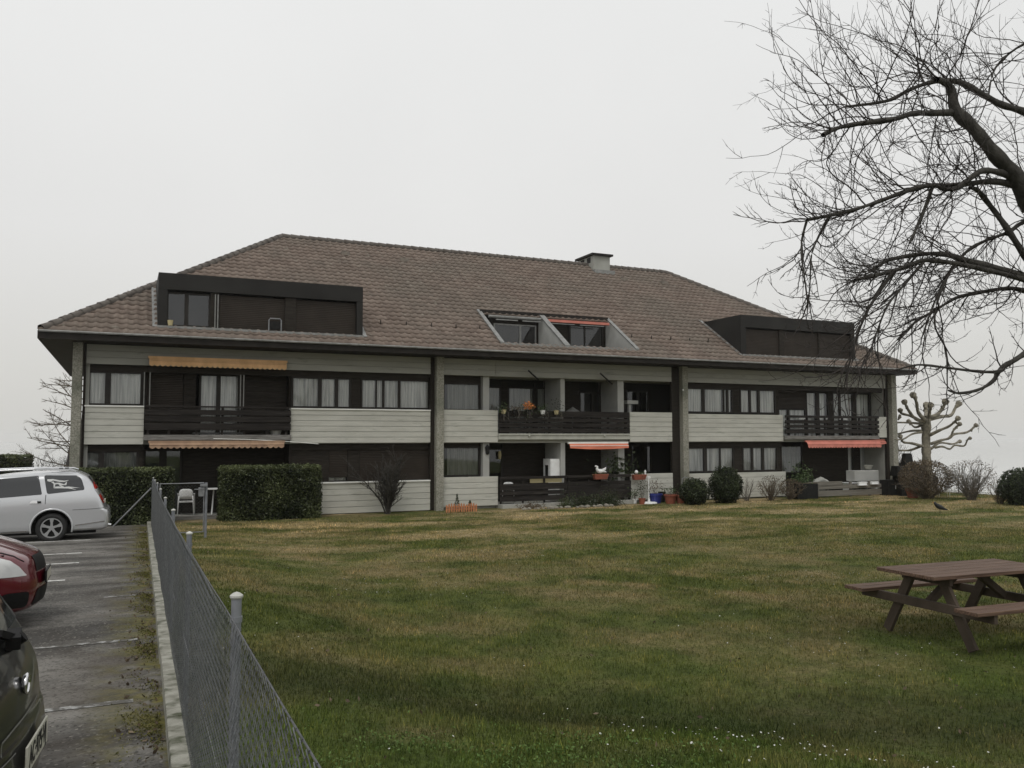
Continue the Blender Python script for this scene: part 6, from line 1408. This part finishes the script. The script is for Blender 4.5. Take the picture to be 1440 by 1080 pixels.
# ---------------- blackbird on the lawn
p = atz(1322, 724, .02); q = empty('blackbird', (p.x, p.y, lz(p.x, p.y) + .02), R(-24)); tag(q, 'black bird standing on the lawn near the lake side', 'bird')
q.scale = (1.25, 1.25, 1.25)
T = Tubes(); T.add([(.20, 0, .09), (.12, 0, .11), (.02, 0, .15), (-.06, 0, .19), (-.11, 0, .24), (-.13, 0, .27), (-.155, 0, .28)], [.010, .030, .060, .058, .036, .034, .006], 10); T.build('body', M['bird'], q)
T = Tubes(); T.add([(-.155, 0, .28), (-.19, 0, .272)], [.009, .002], 6); T.build('beak', M['beak'], q)
T = Tubes(); T.add([(0, -.02, .12), (.0, -.02, 0)], .004, 4); T.add([(0, .02, .12), (.0, .02, 0)], .004, 4); T.build('legs', M['bird'], q)

# ================================================================== GRASS, DAISIES, FALLEN LEAVES
def scatter(n, dmin, dmax, power=1.0):
    a = rng.uniform(-36, 46, n) + 24.4; d = dmin + (dmax - dmin) * rng.random(n) ** power
    x = np.sin(np.radians(a)) * d; y = np.cos(np.radians(a)) * d
    ok = (x > fence_x(y) + .02) & (y < 26.9) & (x < 33.6); return x[ok], y[ok], d[ok]
def grass():
    x, y, d = scatter(480000, 2.2, 26, 1.15); xf, yf, df = scatter(190000, 22, 44, 1.0); x = np.concatenate([x, xf]); y = np.concatenate([y, yf]); d = np.concatenate([d, df]); n = len(x); z = lawn_z(x, y)
    cl = .5 + .5 * np.sin(x * 3.1 + np.sin(y * 2.3) * 2) * np.sin(y * 2.7 + np.sin(x * 1.9) * 2)
    h = rng.uniform(.022, .055, n) * (.6 + .7 * cl) * (1 + .5 * (rng.random(n) > .97)); w = .0038 + .00065 * d
    a = rng.uniform(0, 2 * np.pi, n); lean = rng.uniform(0, .6, n) * h; b = rng.uniform(0, 2 * np.pi, n)
    base = np.stack([x, y, z - .005], 1); side = np.stack([np.cos(a) * w, np.sin(a) * w, 0 * a], 1) * .5
    tip = base + np.stack([np.cos(b) * lean, np.sin(b) * lean, h], 1)
    V = np.stack([base - side, base + side, tip], 1).reshape(-1, 3)
    return npmesh('grass', V, np.arange(3 * n).reshape(-1, 3), M['blade'], None, False, 'stuff', np.repeat(np.clip(rng.beta(2, 2.4, n) + .25 * (cl - .5), 0, 1), 3))
g = grass(); tag(g, 'short patchy green and straw coloured winter grass', 'grass', kind='stuff')
def daisies():
    cx = rng.uniform(0, 1, 60); Vs = []; Fs = []; x, y, d = scatter(9000, 3, 25, .7)
    dens = .5 + .5 * np.sin(x * .9 + 1.2) * np.sin(y * .7 + .4 + x * .3); k = rng.random(len(x)) < dens ** 6 * 1.2 + .015
    x, y, d = x[k], y[k], d[k]; n = len(x); z = lawn_z(x, y) + .035; r = rng.uniform(.0045, .0085, n); m = 6
    an = np.arange(m) * 2 * np.pi / m; tx = rng.normal(0, .3, n); ty = rng.normal(0, .3, n)
    ox = r[:, None] * np.cos(an); oy = r[:, None] * np.sin(an)
    V = np.stack([x[:, None] + ox, y[:, None] + oy, z[:, None] + ox * tx[:, None] + oy * ty[:, None]], -1).reshape(-1, 3)
    return npmesh('daisies', V, np.arange(n * m).reshape(n, m), M['flowerw'], None, False, 'stuff')
g = daisies(); tag(g, 'scattered tiny white daisies in the lawn', 'daisies', kind='stuff')
def litter():
    x, y, d = scatter(420, 3, 20, .8); z = lawn_z(x, y) + .04
    y2 = rng.uniform(2, 25, 450); x2 = fence_x(y2) - .14 - np.abs(rng.normal(0, .16, 450)); z2 = park_z(y2) + .012
    Pn = np.stack([np.concatenate([x, x2]), np.concatenate([y, y2]), np.concatenate([z, z2])], 1)
    o = leaves(len(Pn), lambda n: Pn, .022, M['leafb'], 'fallen_leaves', None, kind='stuff'); return o
g = litter(); tag(g, 'dry brown fallen leaves along the kerb and in the lawn', 'fallen leaves', kind='stuff')
def moss():
    y2 = rng.uniform(1.5, 25, 26000); x2 = fence_x(y2) - .15 - np.abs(rng.normal(0, .11, len(y2))); k = (np.sin(y2 * 2.3) + np.sin(y2 * 5.1 + x2 * 9) + rng.normal(0, .5, len(y2))) > .3
    x2, y2 = x2[k], y2[k]; Pn = np.stack([x2, y2, park_z(y2) + .006], 1)
    return leaves(len(Pn), lambda n: Pn, .009, leafmat('kerb moss', (.045, .045, .012), (.16, .15, .04), .95), 'moss', None, kind='stuff')
g = moss(); tag(g, 'yellow green moss growing on the asphalt along the kerb', 'moss', kind='stuff')
def clover():
    n = 9000; c = atz(610, 1075, .62); x = rng.normal(c.x - .2, 1.1, n); y = rng.normal(c.y - .2, .5, n); k = (x > fence_x(y) + .1); x, y = x[k], y[k]
    k = (np.sin(x * 5) * np.sin(y * 6 + x) + rng.normal(0, .3, len(x))) > 0; x, y = x[k], y[k]
    Pn = np.stack([x, y, lawn_z(x, y) + rng.uniform(.01, .045, len(x))], 1)
    return leaves(len(Pn), lambda n: Pn, .011, leafmat('clover leaves', (.045, .085, .015), (.12, .19, .045), .7), 'clover', None, kind='stuff')
g = clover(); tag(g, 'bright green clover patches in the near lawn', 'clover', kind='stuff')

# ================================================================== HAZE
hz = MB(); hz.box(-330, 2390, -75, 2290, -4, 16); hz = hz.build('haze', mat('haze', (1, 1, 1)), None, kind='stuff')
hm = hz.data.materials[0]; N = hm.node_tree.nodes; N.remove(N['Principled BSDF']); pv = N.new('ShaderNodeVolumePrincipled'); pv.inputs['Density'].default_value = .0004; pv.inputs['Color'].default_value = (.98, .98, .975, 1); pv.inputs['Anisotropy'].default_value = .75
hm.node_tree.links.new(pv.outputs[0], N['Material Output'].inputs['Volume'])
hz['label'] = 'pale winter fog thickening over the lake'; hz['category'] = 'haze'
